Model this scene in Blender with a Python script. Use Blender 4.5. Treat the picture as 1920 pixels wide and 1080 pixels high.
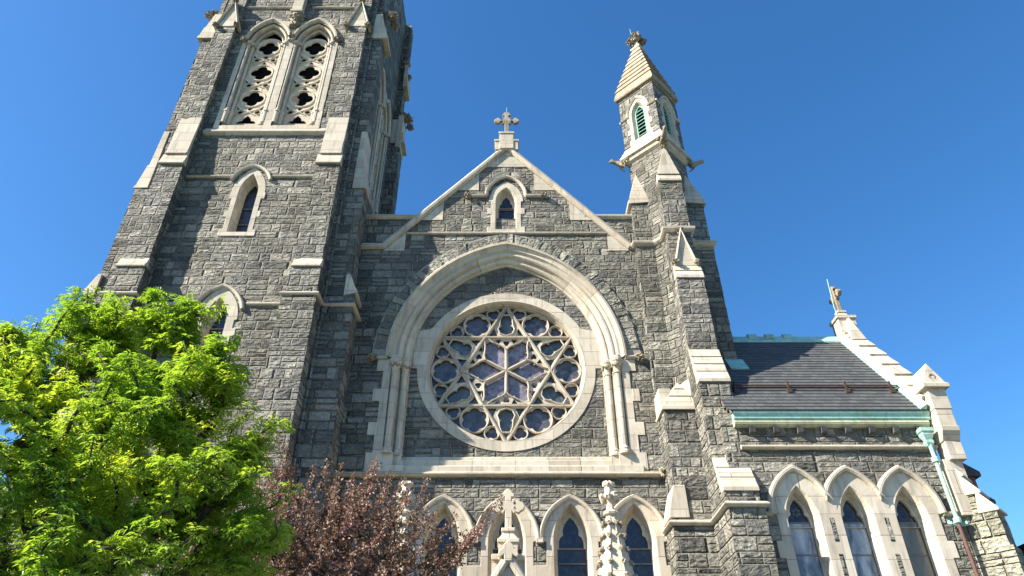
import bpy, bmesh, math, random
import numpy as np
from math import sin, cos, pi, radians, sqrt, atan2, hypot
from mathutils import Vector, Matrix, noise
from mathutils.geometry import delaunay_2d_cdt

for o in list(bpy.data.objects):
    bpy.data.objects.remove(o)
S = bpy.context.scene
COL = S.collection
random.seed(7)

# ------------------------------------------------------------------ camera, sky, sun
cam_d = bpy.data.cameras.new("camera"); cam = bpy.data.objects.new("camera", cam_d); COL.objects.link(cam)
cam.location = (0, 0, 1.6); cam.rotation_euler = (radians(90 + 35.07), 0, 0)
cam_d.sensor_width = 36; cam_d.lens = 24.75; cam_d.shift_x = 7 / 1920; cam_d.clip_end = 3000
S.camera = cam
SUN_AZ, SUN_EL = radians(68), radians(38)        # degrees left of the facade's normal, height
world = bpy.data.worlds.new("World"); S.world = world; world.use_nodes = True
nt = world.node_tree; bg = nt.nodes["Background"]
sky = nt.nodes.new("ShaderNodeTexSky"); sky.sky_type = 'NISHITA'; sky.sun_disc = False
sky.sun_elevation = SUN_EL; sky.sun_rotation = pi + SUN_AZ
sky.air_density = 1.0; sky.dust_density = 0.5; sky.ozone_density = 6.0; sky.altitude = 50
hs_ = nt.nodes.new("ShaderNodeHueSaturation"); hs_.inputs["Saturation"].default_value = 1.18; hs_.inputs["Hue"].default_value = 0.499; hs_.inputs["Value"].default_value = 1.75
nt.links.new(sky.outputs[0], hs_.inputs["Color"]); nt.links.new(hs_.outputs[0], bg.inputs[0]); bg.inputs[1].default_value = 0.05
sd = bpy.data.lights.new("sun", 'SUN'); sun = bpy.data.objects.new("sun", sd); COL.objects.link(sun)
sd.energy = 5.0; sd.angle = radians(0.5); sd.color = (1.0, 0.93, 0.82)
to_sun = Vector((-sin(SUN_AZ) * cos(SUN_EL), -cos(SUN_AZ) * cos(SUN_EL), sin(SUN_EL)))
sun.rotation_euler = to_sun.to_track_quat('Z', 'Y').to_euler(); sun.location = (-40, -20, 60)
S.view_settings.view_transform = 'Standard'; S.view_settings.look = 'None'
S.view_settings.exposure = 1.47; S.view_settings.gamma = 1
S.cycles.max_bounces = 6; S.cycles.transparent_max_bounces = 8

# ------------------------------------------------------------------ node helper and materials
class NT:
    def __init__(s, name):
        s.m = bpy.data.materials.new(name); s.m.use_nodes = True; s.t = s.m.node_tree; s.n = s.t.nodes
        s.b = s.n["Principled BSDF"]
    def new(s, typ, **kw):
        n = s.n.new(typ)
        for k, v in kw.items(): setattr(n, k, v)
        return n
    def set(s, sock, v):
        if hasattr(v, "is_linked"): s.t.links.new(v, sock)
        else: sock.default_value = v
    def m_(s, op, a, b=0.0, c=0.0):
        n = s.new("ShaderNodeMath", operation=op)
        for i, v in enumerate((a, b, c)): s.set(n.inputs[i], v)
        return n.outputs[0]
    def lin(s, v, a, b, c=0.0, d=1.0, smooth=False):
        n = s.new("ShaderNodeMapRange", interpolation_type='SMOOTHSTEP' if smooth else 'LINEAR')
        for i, x in enumerate((v, a, b, c, d)): s.set(n.inputs[i], x)
        return n.outputs[0]
    def mix(s, f, a, b, typ='MIX'):
        n = s.new("ShaderNodeMix", data_type='RGBA', blend_type=typ)
        s.set(n.inputs[0], f)
        for i, v in ((6, a), (7, b)):
            if isinstance(v, tuple): v = (*v, 1.0)[:4]
            s.set(n.inputs[i], v)
        return n.outputs[2]
    def vec(s, x, y=0.0, z=0.0):
        n = s.new("ShaderNodeCombineXYZ")
        for i, v in enumerate((x, y, z)): s.set(n.inputs[i], v)
        return n.outputs[0]
    def sep(s, v):
        n = s.new("ShaderNodeSeparateXYZ"); s.set(n.inputs[0], v); return n.outputs
    def wn(s, v):
        n = s.new("ShaderNodeTexWhiteNoise", noise_dimensions='3D'); s.set(n.inputs["Vector"], v)
        o = s.sep(n.outputs["Color"]); return o[0], o[1], o[2]
    def noise(s, v, scale, detail=3.0, rough=0.55, dist=0.0):
        n = s.new("ShaderNodeTexNoise"); s.set(n.inputs["Vector"], v); n.inputs["Scale"].default_value = scale
        n.inputs["Detail"].default_value = detail; n.inputs["Roughness"].default_value = rough
        n.inputs["Distortion"].default_value = dist
        return n.outputs["Fac"]
    def vadd(s, a, b, op='ADD'):
        n = s.new("ShaderNodeVectorMath", operation=op); s.set(n.inputs[0], a); s.set(n.inputs[1], b); return n.outputs[0]
    def uv(s):
        n = s.new("ShaderNodeUVMap"); n.uv_map = "UVMap"; return n.outputs[0]
    def pos(s):
        return s.new("ShaderNodeNewGeometry").outputs["Position"]
    def bump(s, h, dist, strength=1.0, normal=None):
        n = s.new("ShaderNodeBump"); s.set(n.inputs["Height"], h); n.inputs["Distance"].default_value = dist
        n.inputs["Strength"].default_value = strength
        if normal is not None: s.set(n.inputs["Normal"], normal)
        s.t.links.new(n.outputs[0], s.b.inputs["Normal"]); return n.outputs[0]
    def ramp(s, f, stops):
        n = s.new("ShaderNodeValToRGB"); s.set(n.inputs[0], f); e = n.color_ramp.elements
        while len(e) < len(stops): e.new(0.5)
        for i, (p, c) in enumerate(stops): e[i].position = p; e[i].color = (*c, 1)
        return n.outputs[0]
    def ashlar(s, h, w, splits=True):
        """random coursed masonry from the UV map (metres): distance to joint, three random numbers, tilt height"""
        M = s.m_
        o = s.sep(s.uv()); u, v = o[0], o[1]
        wob = s.noise(s.vec(0.0, 0.0, v), 0.8, 0.0)
        v = M('ADD', v, M('MULTIPLY', wob, h * 1.5))
        vs = M('DIVIDE', v, h); row = M('FLOOR', vs); fv = M('FRACT', vs)
        r1, r2, r3 = s.wn(s.vec(row, 3.1, 0.7))
        wu = s.noise(s.vec(u, M('MULTIPLY', row, 17.3), 0.0), 1.3, 0.0)
        us = M('ADD', M('DIVIDE', M('ADD', u, M('MULTIPLY', wu, w * 0.9)), w), M('MULTIPLY', r1, 9.0))
        cell = M('FLOOR', us); fu = M('FRACT', us)
        a, b, c = s.wn(s.vec(cell, row, 5.5))
        if splits:
            sv = M('LESS_THAN', a, 0.26)              # split into two low stones
            su = M('GREATER_THAN', a, 0.70)           # split into two short stones
            kv = M('ADD', 1.0, sv); ku = M('ADD', 1.0, su)
            fv2 = M('MULTIPLY', fv, kv); fu2 = M('MULTIPLY', fu, ku)
            i1 = M('FLOOR', fv2); i2 = M('FLOOR', fu2)
            fv = M('FRACT', fv2); fu = M('FRACT', fu2)
            hh = M('DIVIDE', h, kv); ww = M('DIVIDE', w, ku)
            a, b, c = s.wn(s.vec(M('ADD', cell, M('MULTIPLY', i2, 0.37)), M('ADD', row, M('MULTIPLY', i1, 0.41)), 9.1))
        else: hh, ww = h, w
        dv = M('MULTIPLY', M('MINIMUM', fv, M('SUBTRACT', 1.0, fv)), hh)
        du = M('MULTIPLY', M('MINIMUM', fu, M('SUBTRACT', 1.0, fu)), ww)
        d = M('MINIMUM', du, dv)
        tilt = M('ADD', M('MULTIPLY', M('SUBTRACT', fu, 0.5), M('SUBTRACT', b, 0.5)),
                 M('MULTIPLY', M('SUBTRACT', fv, 0.5), M('SUBTRACT', c, 0.5)))
        return d, a, b, c, tilt

def mat_granite(name="granite", light=1.0, warm=0.0):
    s = NT(name); M = s.m_; p = s.pos()
    d, a, b, c, tilt = s.ashlar(0.41, 0.80)
    edge_n = s.noise(p, 9.0, 2.0)
    dj = M('ADD', d, M('MULTIPLY', M('SUBTRACT', edge_n, 0.5), 0.022))
    mort = s.lin(dj, 0.009, 0.024, 1.0, 0.0, True)
    off = s.vadd(p, s.vec(M('MULTIPLY', a, 31.0), M('MULTIPLY', b, 17.0), M('MULTIPLY', c, 23.0)))
    n1 = s.noise(off, 2.6, 6.0, 0.62, 0.4); n2 = s.noise(off, 13.0, 4.0, 0.6); n3 = s.noise(p, 0.35, 4.0, 0.6)
    base = s.ramp(M('ADD', M('MULTIPLY', a, 0.70), M('MULTIPLY', n1, 0.36)),
                  [(0.10, (0.072, 0.072, 0.064)), (0.36, (0.188, 0.184, 0.160)), (0.64, (0.280, 0.272, 0.232)), (0.95, (0.43, 0.41, 0.34))])
    n4 = s.noise(p, 0.22, 3.0); k4 = s.lin(n4, 0.35, 0.65, 0.80, 1.18); base = s.mix(1.0, base, s.vec(M('MULTIPLY', k4, 1.02), k4, M('MULTIPLY', k4, s.lin(n3, 0.4, 0.6, 1.0, 0.90))), 'MULTIPLY')
    base = s.mix(s.lin(n2, 0.35, 0.75, 0.0, 0.5), base, (0.075, 0.078, 0.08))
    base = s.mix(s.lin(b, 0.8, 1.0, 0.0, 0.45), base, (0.20, 0.175, 0.135))
    base = s.mix(s.lin(n3, 0.52, 0.70, 0.0, 0.6), base, (0.065, 0.064, 0.06))
    col = s.mix(mort, base, s.mix(s.lin(edge_n, 0.45, 0.6), (0.29, 0.27, 0.215), (0.15, 0.14, 0.115)))
    if light != 1.0: col = s.mix(1.0, col, (light, light, light * (1 - warm)), 'MULTIPLY')
    s.set(s.b.inputs["Base Color"], col); s.b.inputs["Roughness"].default_value = 0.82
    s.b.inputs["Specular IOR Level"].default_value = 0.3
    pil = s.lin(dj, 0.0, 0.045, 0.0, 1.0, True)
    big = s.noise(s.vadd(off, s.vec(1.0, 1.0, 1.7), 'MULTIPLY'), 2.7, 3.0, 0.55, 1.2)
    rid = M('ABSOLUTE', M('SUBTRACT', s.noise(s.vadd(off, s.vec(1.0, 1.0, 1.9), 'MULTIPLY'), 4.2, 4.0, 0.6, 0.9), 0.5))
    fine = s.noise(off, 16.0, 5.0, 0.65)
    vor = s.new("ShaderNodeTexVoronoi", feature='F1'); s.set(vor.inputs["Vector"], s.vadd(off, s.vec(1.0, 1.0, 2.0), 'MULTIPLY')); vor.inputs["Scale"].default_value = 4.6
    H = M('ADD', M('ADD', M('MULTIPLY', big, 1.7), M('MULTIPLY', rid, 1.5)), M('ADD', M('MULTIPLY', tilt, 1.5), M('MULTIPLY', fine, 0.22)))
    H = M('ADD', M('MULTIPLY', M('ADD', H, M('MULTIPLY', vor.outputs["Distance"], 0.8)), pil), M('MULTIPLY', pil, 0.25))
    s.bump(H, 0.12, 1.0)
    return s.m

def mat_lime(name="limestone", tint=(1, 1, 1), stain=0.5):
    s = NT(name); M = s.m_; p = s.pos()
    d, a, b, c, tilt = s.ashlar(0.62, 1.25, False)
    joint = s.lin(d, 0.004, 0.013, 1.0, 0.0, True)
    n1 = s.noise(p, 1.1, 6.0, 0.65, 0.5); n2 = s.noise(s.vadd(p, s.vec(5.0, 5.0, 0.9), 'MULTIPLY'), 1.0, 4.0, 0.6); n3 = s.noise(p, 40.0, 3.0)
    col = s.mix(a, (0.445, 0.385, 0.295), (0.575, 0.51, 0.40))
    col = s.mix(s.lin(n1, 0.47, 0.72, 0.0, 0.75 * stain), col, (0.36, 0.30, 0.215))
    col = s.mix(s.lin(n2, 0.50, 0.74, 0.0, 0.8 * stain), col, (0.20, 0.18, 0.15))
    col = s.mix(s.lin(n3, 0.4, 0.7, 0.0, 0.12), col, (0.42, 0.37, 0.30))
    col = s.mix(M('MULTIPLY', joint, 0.8), col, (0.25, 0.21, 0.16))
    col = s.mix(1.0, col, tint, 'MULTIPLY')
    s.set(s.b.inputs["Base Color"], col); s.b.inputs["Roughness"].default_value = 0.8
    s.b.inputs["Specular IOR Level"].default_value = 0.25
    s.bump(M('SUBTRACT', M('ADD', M('MULTIPLY', n3, 0.25), n1), joint), 0.012, 0.8)
    return s.m

def mat_glass(name, c1, c2, rough=0.12, scale=5.0, spec=0.5):
    s = NT(name); M = s.m_; p = s.pos()
    v = s.new("ShaderNodeTexVoronoi", feature='F1'); s.set(v.inputs["Vector"], p); v.inputs["Scale"].default_value = scale
    cr = s.sep(v.outputs["Color"])
    e = s.new("ShaderNodeTexVoronoi", feature='DISTANCE_TO_EDGE'); s.set(e.inputs["Vector"], p); e.inputs["Scale"].default_value = scale
    n = s.noise(p, 1.3, 3.0)
    col = s.mix(s.lin(M('ADD', M('MULTIPLY', cr[0], 0.5), n), 0.45, 1.05), c1, c2)
    col = s.mix(s.lin(e.outputs["Distance"], 0.0, 0.05, 0.7, 0.0), col, tuple(x * 0.45 for x in c1))
    s.set(s.b.inputs["Base Color"], col); s.b.inputs["Roughness"].default_value = rough
    s.b.inputs["Specular IOR Level"].default_value = spec
    s.bump(M('ADD', M('MULTIPLY', cr[1], 0.4), s.noise(p, 2.0, 2.0)), 0.02, 0.35)
    return s.m

def mat_simple(name, c1, c2, scale=3.0, rough=0.7, metal=0.0, bump=0.01, streak=False, spec=0.4):
    s = NT(name); p = s.pos()
    if streak: p = s.vadd(p, s.vec(1.6, 1.6, 0.35), 'MULTIPLY')
    n = s.noise(p, scale, 5.0, 0.62, 0.3)
    s.set(s.b.inputs["Base Color"], s.mix(s.lin(n, 0.36, 0.64), c1, c2))
    s.b.inputs["Roughness"].default_value = rough; s.b.inputs["Metallic"].default_value = metal
    s.b.inputs["Specular IOR Level"].default_value = spec
    s.bump(n, bump, 0.6); return s.m

def mat_copper(name="verdigris_copper"):
    s = NT(name); M = s.m_; p = s.pos()
    n = s.noise(s.vadd(p, s.vec(1.0, 1.0, 2.5), 'MULTIPLY'), 2.2, 6.0, 0.65, 0.5); n2 = s.noise(p, 9.0, 4.0)
    col = s.mix(s.lin(n, 0.35, 0.62), (0.38, 0.58, 0.49), (0.22, 0.44, 0.37))
    col = s.mix(s.lin(n2, 0.55, 0.75, 0.0, 0.7), col, (0.47, 0.62, 0.50))
    col = s.mix(s.lin(s.noise(p, 1.1, 5.0, 0.7), 0.56, 0.70, 0.0, 0.75), col, (0.28, 0.25, 0.13))
    col = s.mix(s.lin(s.noise(s.vadd(p, s.vec(4.0, 4.0, 0.5), 'MULTIPLY'), 1.6, 4.0, 0.6), 0.54, 0.72, 0.0, 0.55), col, (0.13, 0.20, 0.15))
    s.set(s.b.inputs["Base Color"], col); s.b.inputs["Roughness"].default_value = 0.6
    s.bump(n2, 0.008, 0.6); return s.m

def mat_slate(name="slate"):
    s = NT(name); M = s.m_; p = s.pos()
    o = s.sep(s.uv()); row = M('FLOOR', o[1]); us = M('ADD', M('DIVIDE', o[0], 0.28), M('MULTIPLY', row, 0.5)); cell = M('FLOOR', us); fu = M('FRACT', us)
    a, b, c = s.wn(s.vec(cell, row, 1.7))
    gap = s.lin(M('MULTIPLY', M('MINIMUM', fu, M('SUBTRACT', 1.0, fu)), 0.28), 0.003, 0.010, 1.0, 0.0)
    n = s.noise(p, 4.0, 5.0)
    col = s.mix(a, (0.056, 0.058, 0.058), (0.088, 0.089, 0.086))
    col = s.mix(s.lin(n, 0.5, 0.8, 0.0, 0.4), col, (0.125, 0.125, 0.115))
    col = s.mix(gap, col, (0.02, 0.02, 0.022))
    s.set(s.b.inputs["Base Color"], col); s.b.inputs["Roughness"].default_value = 0.6
    s.bump(M('ADD', M('MULTIPLY', n, 0.5), M('SUBTRACT', M('MULTIPLY', b, 0.5), gap)), 0.012, 0.9); return s.m

def mat_brick(name="red_brick"):
    s = NT(name); M = s.m_; p = s.pos()
    d, a, b, c, tilt = s.ashlar(0.075, 0.22, False)
    col = s.mix(a, (0.16, 0.045, 0.028), (0.30, 0.10, 0.06))
    col = s.mix(s.lin(d, 0.003, 0.007, 1.0, 0.0), col, (0.25, 0.22, 0.19))
    s.set(s.b.inputs["Base Color"], col); s.b.inputs["Roughness"].default_value = 0.9
    s.bump(d, 0.02, 0.5); return s.m

def mat_leaf(name, cols, trans, rough=0.45):
    s = NT(name); M = s.m_
    at = s.new("ShaderNodeAttribute"); at.attribute_name = "leafrand"
    col = s.ramp(at.outputs["Fac"], cols)
    s.set(s.b.inputs["Base Color"], col); s.b.inputs["Roughness"].default_value = rough
    s.b.inputs["Specular IOR Level"].default_value = 0.35
    tr = s.new("ShaderNodeBsdfTranslucent"); s.set(tr.inputs[0], s.mix(1.0, col, trans, 'MULTIPLY'))
    ad = s.new("ShaderNodeAddShader"); s.t.links.new(s.b.outputs[0], ad.inputs[0]); s.t.links.new(tr.outputs[0], ad.inputs[1])
    s.t.links.new(ad.outputs[0], s.n["Material Output"].inputs[0]); return s.m

GRAN = mat_granite()
GRANL = mat_granite("pale_granite", 1.5, 0.08)
LIME = mat_lime(stain=0.75); CARV = mat_lime("carved_limestone", (0.62, 0.60, 0.56), 1.6); LIMEW = mat_lime("clean_limestone", (1.08, 1.06, 1.02), 0.25)
G_BLUE = mat_glass("blue_stained_glass", (0.045, 0.046, 0.056), (0.135, 0.13, 0.155), 0.3)
G_PURP = mat_glass("purple_stained_glass", (0.11, 0.098, 0.12), (0.27, 0.24, 0.285), 0.35, 7.0)
G_GREEN = mat_glass("grey_green_stained_glass", (0.06, 0.075, 0.085), (0.14, 0.165, 0.16), 0.3, 5.0)
G_DARK = mat_glass("dark_leaded_glass", (0.010, 0.012, 0.020), (0.035, 0.038, 0.055), 0.14, 9.0)
def mat_glazing(name, c1, c2):
    s = NT(name); M = s.m_; p = s.pos()
    n = s.noise(s.vadd(p, s.vec(2.4, 1.0, 0.7), 'MULTIPLY'), 1.1, 4.0, 0.55, 0.8); n2 = s.noise(p, 14.0, 3.0)
    col = s.mix(s.lin(n, 0.38, 0.62), c1, c2); col = s.mix(s.lin(n2, 0.5, 0.8, 0.0, 0.25), col, tuple(x * 0.5 for x in c1))
    s.set(s.b.inputs["Base Color"], col); s.b.inputs["Roughness"].default_value = 0.16; s.b.inputs["Specular IOR Level"].default_value = 0.7
    s.bump(s.noise(p, 1.6, 2.0), 0.02, 0.3); return s.m
G_PALE = mat_glazing("reflection_streaked_glazing", (0.085, 0.105, 0.13), (0.34, 0.38, 0.42))  # pale streaks paint a whitish reflection into the pane colour
COP = mat_copper(); SLATE = mat_slate(); BRICK = mat_brick()
IRON = mat_simple("rusty_iron", (0.03, 0.02, 0.016), (0.075, 0.04, 0.025), 8)
BROWN = mat_simple("brown_paint", (0.085, 0.04, 0.03), (0.12, 0.06, 0.045), 5, 0.5)
DARK = mat_simple("dark_timber_and_interior_shade", (0.02, 0.018, 0.016), (0.035, 0.03, 0.027), 4)  # also the painted dark inside the tower and turret openings
DKSTONE = mat_simple("dark_stone", (0.045, 0.043, 0.04), (0.10, 0.095, 0.088), 3, 0.85, 0, 0.03)  # mottled dark grey stone
LOUV = mat_simple("green_louvre_paint", (0.10, 0.28, 0.22), (0.17, 0.38, 0.31), 6, 0.6)
LEAD = mat_simple("lead_bar", (0.10, 0.10, 0.095), (0.16, 0.16, 0.15), 6, 0.5)
TEAL = mat_simple("teal_paint", (0.03, 0.24, 0.24), (0.05, 0.32, 0.31), 3, 0.55)
BARK = mat_simple("bark", (0.035, 0.026, 0.02), (0.085, 0.066, 0.052), 9, 0.9, 0, 0.03, True)
TWIG = mat_simple("reddish_bark", (0.05, 0.03, 0.028), (0.12, 0.08, 0.07), 9, 0.9, 0, 0.02)
ASPH = mat_simple("asphalt", (0.04, 0.04, 0.042), (0.06, 0.06, 0.06), 20, 0.9)
CONC = mat_simple("concrete", (0.28, 0.27, 0.25), (0.36, 0.35, 0.32), 2, 0.9)
LAWN = mat_simple("grass_green", (0.035, 0.06, 0.018), (0.06, 0.09, 0.025), 4, 0.9, 0, 0.05)
WHITEP = mat_simple("road_paint", (0.6, 0.6, 0.58), (0.75, 0.75, 0.72), 6, 0.8)
LEAFG = mat_leaf("green_leaves", [(0.0, (0.048, 0.108, 0.016)), (0.45, (0.120, 0.190, 0.026)), (0.8, (0.215, 0.265, 0.038)), (1.0, (0.31, 0.33, 0.07))], (1.6, 1.45, 0.6))
LEAFP = mat_leaf("bronze_pink_leaves", [(0.0, (0.054, 0.037, 0.022)), (0.42, (0.145, 0.096, 0.058)), (0.72, (0.225, 0.146, 0.104)), (0.90, (0.41, 0.24, 0.23)), (1.0, (0.54, 0.26, 0.33))], (0.5, 0.4, 0.35), 0.6)

# ------------------------------------------------------------------ mesh helpers
def nvec(p):
    p = Vector(p); return Vector((noise.noise(p + Vector((17.3, 4.1, 9.7))), noise.noise(p + Vector((-8.9, 31.7, 2.3))), noise.noise(p + Vector((5.2, -13.6, 41.9)))))
ROOT_LOC = Vector((0, 24, 0))
class FR:
    """a drawing plane: a along U, b up, d out of the wall along N"""
    def __init__(s, O, U=(1, 0, 0), N=(0, -1, 0)): s.O, s.U, s.N = Vector(O), Vector(U).normalized(), Vector(N).normalized()
    def P(s, a, b, d=0.0): return s.O + s.U * a + Vector((0, 0, b)) + s.N * d
def front(y, x=0): return FR((x, y, 0))

class MB:
    def __init__(s): s.bm = bmesh.new(); s.uv = s.bm.loops.layers.uv.new("UVMap")
    def face(s, pts, uvs=None, vs=None):
        vs = vs or [s.bm.verts.new(p) for p in pts]
        try: f = s.bm.faces.new(vs)
        except ValueError: return None
        if uvs is None:
            f.normal_update(); n = f.normal
            t = Vector((0, 0, 1)).cross(n)
            if t.length < 0.2: uvs = [(v.co.x, v.co.y) for v in vs]
            else:
                t.normalize(); w = n.cross(t); uvs = [(v.co.dot(t), v.co.dot(w)) for v in vs]
        for l, q in zip(f.loops, uvs): l[s.uv].uv = q
        return f
    def grid(s, P, nu, nv, U, V):
        """P(i,j) point, U/V arrays of uv values"""
        v = [[s.bm.verts.new(P(i, j)) for j in range(nv + 1)] for i in range(nu + 1)]
        for i in range(nu):
            for j in range(nv):
                s.face(None, [(U[i], V[j]), (U[i + 1], V[j]), (U[i + 1], V[j + 1]), (U[i], V[j + 1])], [v[i][j], v[i + 1][j], v[i + 1][j + 1], v[i][j + 1]])
    def vprism(s, poly, z0, z1, step=None, top=True, bottom=False, uo=0.0):
        """upright prism on a counter-clockwise plan"""
        n = len(poly); u = uo
        for k in range(n):
            a, b = Vector(poly[k]).to_2d(), Vector(poly[(k + 1) % n]).to_2d(); L = (b - a).length
            nu = max(1, round(L / step)) if step else 1; nv = max(1, round((z1 - z0) / step)) if step else 1
            pt = lambda i, j: (*(a.lerp(b, i / nu)), z0 + (z1 - z0) * j / nv)
            s.grid(pt, nu, nv, [u + L * i / nu for i in range(nu + 1)], [z0 + (z1 - z0) * j / nv for j in range(nv + 1)])
            u += L + 0.37
        if top: s.face([(p[0], p[1], z1) for p in poly])
        if bottom: s.face([(p[0], p[1], z0) for p in reversed(poly)])
    def box(s, x0, x1, y0, y1, z0, z1, step=None, bottom=True):
        s.vprism([(x0, y0), (x1, y0), (x1, y1), (x0, y1)], z0, z1, step, True, bottom, uo=x0)
    def loft(s, rings, cap0=True, cap1=True):
        """rings: lists of 3-D points, same count, counter-clockwise from above"""
        vs = [[s.bm.verts.new(p) for p in r] for r in rings]; n = len(rings[0])
        for A, B in zip(vs, vs[1:]):
            for k in range(n):
                q = [A[k], A[(k + 1) % n], B[(k + 1) % n], B[k]]; u = []
                for x in q:
                    if x not in u: u.append(x)
                s.face(None, None, u)
        if cap0: s.face(None, None, list(reversed(vs[0])))
        if cap1: s.face(None, None, vs[-1])
    def lathe(s, c, prof, n=12, ph=0.0):
        """prof: (radius, z) from the bottom up"""
        s.loft([[(c[0] + max(r, 0.002) * cos(ph + 2 * pi * k / n), c[1] + max(r, 0.002) * sin(ph + 2 * pi * k / n), z) for k in range(n)] for r, z in prof])
    def plate(s, fr, outer, holes=(), d0=0.0, d1=-0.1, grid=None, back=False):
        """flat plate with holes: front face at d0, edges run back to d1"""
        loops = [list(outer)] + [list(h) for h in holes]
        area = lambda L: sum(L[i][0] * L[(i + 1) % len(L)][1] - L[(i + 1) % len(L)][0] * L[i][1] for i in range(len(L)))
        if area(loops[0]) < 0: loops[0].reverse()
        for h in loops[1:]:
            if area(h) > 0: h.reverse()
        if grid:
            for q, L in enumerate(loops):
                M = []
                for i in range(len(L)):
                    a, b = Vector(L[i]), Vector(L[(i + 1) % len(L)]); k = max(1, round((b - a).length / grid))
                    M += [tuple(a.lerp(b, t / k)) for t in range(k)]
                loops[q] = M
        pts = []; edges = []
        for L in loops:
            i0 = len(pts); pts += [Vector(p) for p in L]
            edges += [(i0 + i, i0 + (i + 1) % len(L)) for i in range(len(L))]
        def inside(p, L):
            c = False; j = len(L) - 1
            for i in range(len(L)):
                if (L[i][1] > p[1]) != (L[j][1] > p[1]) and p[0] < (L[j][0] - L[i][0]) * (p[1] - L[i][1]) / (L[j][1] - L[i][1]) + L[i][0]: c = not c
                j = i
            return c
        ok = lambda p: inside(p, loops[0]) and not any(inside(p, h) for h in loops[1:])
        if grid:
            xs = [p[0] for p in loops[0]]; zs = [p[1] for p in loops[0]]
            near = set()
            for p in pts: near.add((round(p[0] / grid), round(p[1] / grid)))
            i = math.floor(min(xs) / grid)
            while i * grid < max(xs):
                j = math.floor(min(zs) / grid)
                while j * grid < max(zs):
                    if (i, j) not in near and ok((i * grid, j * grid)): pts.append(Vector((i * grid, j * grid)))
                    j += 1
                i += 1
        co, _, faces, *_r = delaunay_2d_cdt(pts, edges, [], 0, 1e-5)
        vs = [s.bm.verts.new(fr.P(p[0], p[1], d0)) for p in co]
        bk = [s.bm.verts.new(fr.P(p[0], p[1], d1)) for p in co] if back else None
        flip = fr.U.cross(Vector((0, 0, 1))).dot(fr.N) < 0
        for f in faces:
            c = (sum(co[i][0] for i in f) / len(f), sum(co[i][1] for i in f) / len(f))
            if not ok(c): continue
            f = list(reversed(f)) if flip else list(f)
            s.face(None, [(co[i][0], co[i][1] + fr.O.z) for i in f], [vs[i] for i in f])
            if back: s.face(None, [(co[i][0], co[i][1]) for i in reversed(f)], [bk[i] for i in reversed(f)])
        if d1 is not None:
            for L in loops:
                u = 0
                for i in range(len(L)):
                    a, b = L[i], L[(i + 1) % len(L)]; l = hypot(b[0] - a[0], b[1] - a[1])
                    q = [fr.P(*a, d0), fr.P(*a, d1), fr.P(*b, d1), fr.P(*b, d0)]
                    uq = [(d0, a[1]), (d1, a[1]), (d1, b[1]), (d0, b[1])] if abs(b[1] - a[1]) > 0.5 * l else [(a[0], d0), (a[0], d1), (b[0], d1), (b[0], d0)]
                    if flip: q.reverse(); uq.reverse()
                    s.face(q, uq); u += l
    def sweep(s, fr, path, prof, closed=False, caps=True):
        """moulding: profile (n to the left of travel in the plane, d outwards) along a path in the plane fr"""
        n = len(path); rings = []; u = [0.0]
        for i in range(n):
            p = Vector(path[i])
            a = Vector(path[i - 1]) if (closed or i > 0) else None
            b = Vector(path[(i + 1) % n]) if (closed or i < n - 1) else None
            t1 = (p - a).normalized() if a is not None else None; t2 = (b - p).normalized() if b is not None else None
            t1 = t1 or t2; t2 = t2 or t1
            n1 = Vector((-t1.y, t1.x)); n2 = Vector((-t2.y, t2.x)); m = n1 + n2
            m = m / max(0.25, m.dot(n1)) if m.length > 1e-6 else n1
            rings.append([fr.P(*(p + m * q[0]), q[1]) for q in prof])
            if i: u.append(u[-1] + (p - Vector(path[i - 1])).length)
        if closed: u.append(u[-1] + (Vector(path[0]) - Vector(path[-1])).length)
        vs = [[s.bm.verts.new(p) for p in r] for r in rings]
        vv = [0.0]
        for a, b in zip(prof, prof[1:]): vv.append(vv[-1] + hypot(b[0] - a[0], b[1] - a[1]))
        for i in range(n if closed else n - 1):
            A, B = vs[i], vs[(i + 1) % n]
            for k in range(len(prof) - 1):
                s.face(None, [(u[i], vv[k]), (u[i + 1], vv[k]), (u[i + 1], vv[k + 1]), (u[i], vv[k + 1])], [A[k], B[k], B[k + 1], A[k + 1]])
        if caps and not closed:
            s.face(None, None, list(reversed(vs[0]))); s.face(None, None, vs[-1])
    def hsweep(s, path, z, prof, closed=False):
        """string course: plan path travelling with the outside on its right, profile (out, dz) bottom to top"""
        n = len(path); rings = []
        for i in range(n):
            p = Vector(path[i])
            a = Vector(path[i - 1]) if (closed or i > 0) else None
            b = Vector(path[(i + 1) % n]) if (closed or i < n - 1) else None
            t1 = (p - a).normalized() if a is not None else None; t2 = (b - p).normalized() if b is not None else None
            t1 = t1 or t2; t2 = t2 or t1
            n1 = Vector((t1.y, -t1.x)); n2 = Vector((t2.y, -t2.x)); m = n1 + n2
            m = m / max(0.3, m.dot(n1)) if m.length > 1e-6 else n1
            rings.append([(*(p + m * q[0]), z + q[1]) for q in prof])
        vs = [[s.bm.verts.new(p) for p in r] for r in rings]; u = 0
        for i in range(n if closed else n - 1):
            A, B = vs[i], vs[(i + 1) % n]; l = (A[0].co - B[0].co).length
            for k in range(len(prof) - 1):
                s.face(None, [(u, .1 + .05 * k), (u + l, .1 + .05 * k), (u + l, .15 + .05 * k), (u, .15 + .05 * k)], [A[k], B[k], B[k + 1], A[k + 1]])
            u += l
        if not closed: s.face(None, None, list(reversed(vs[0]))); s.face(None, None, vs[-1])
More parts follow.
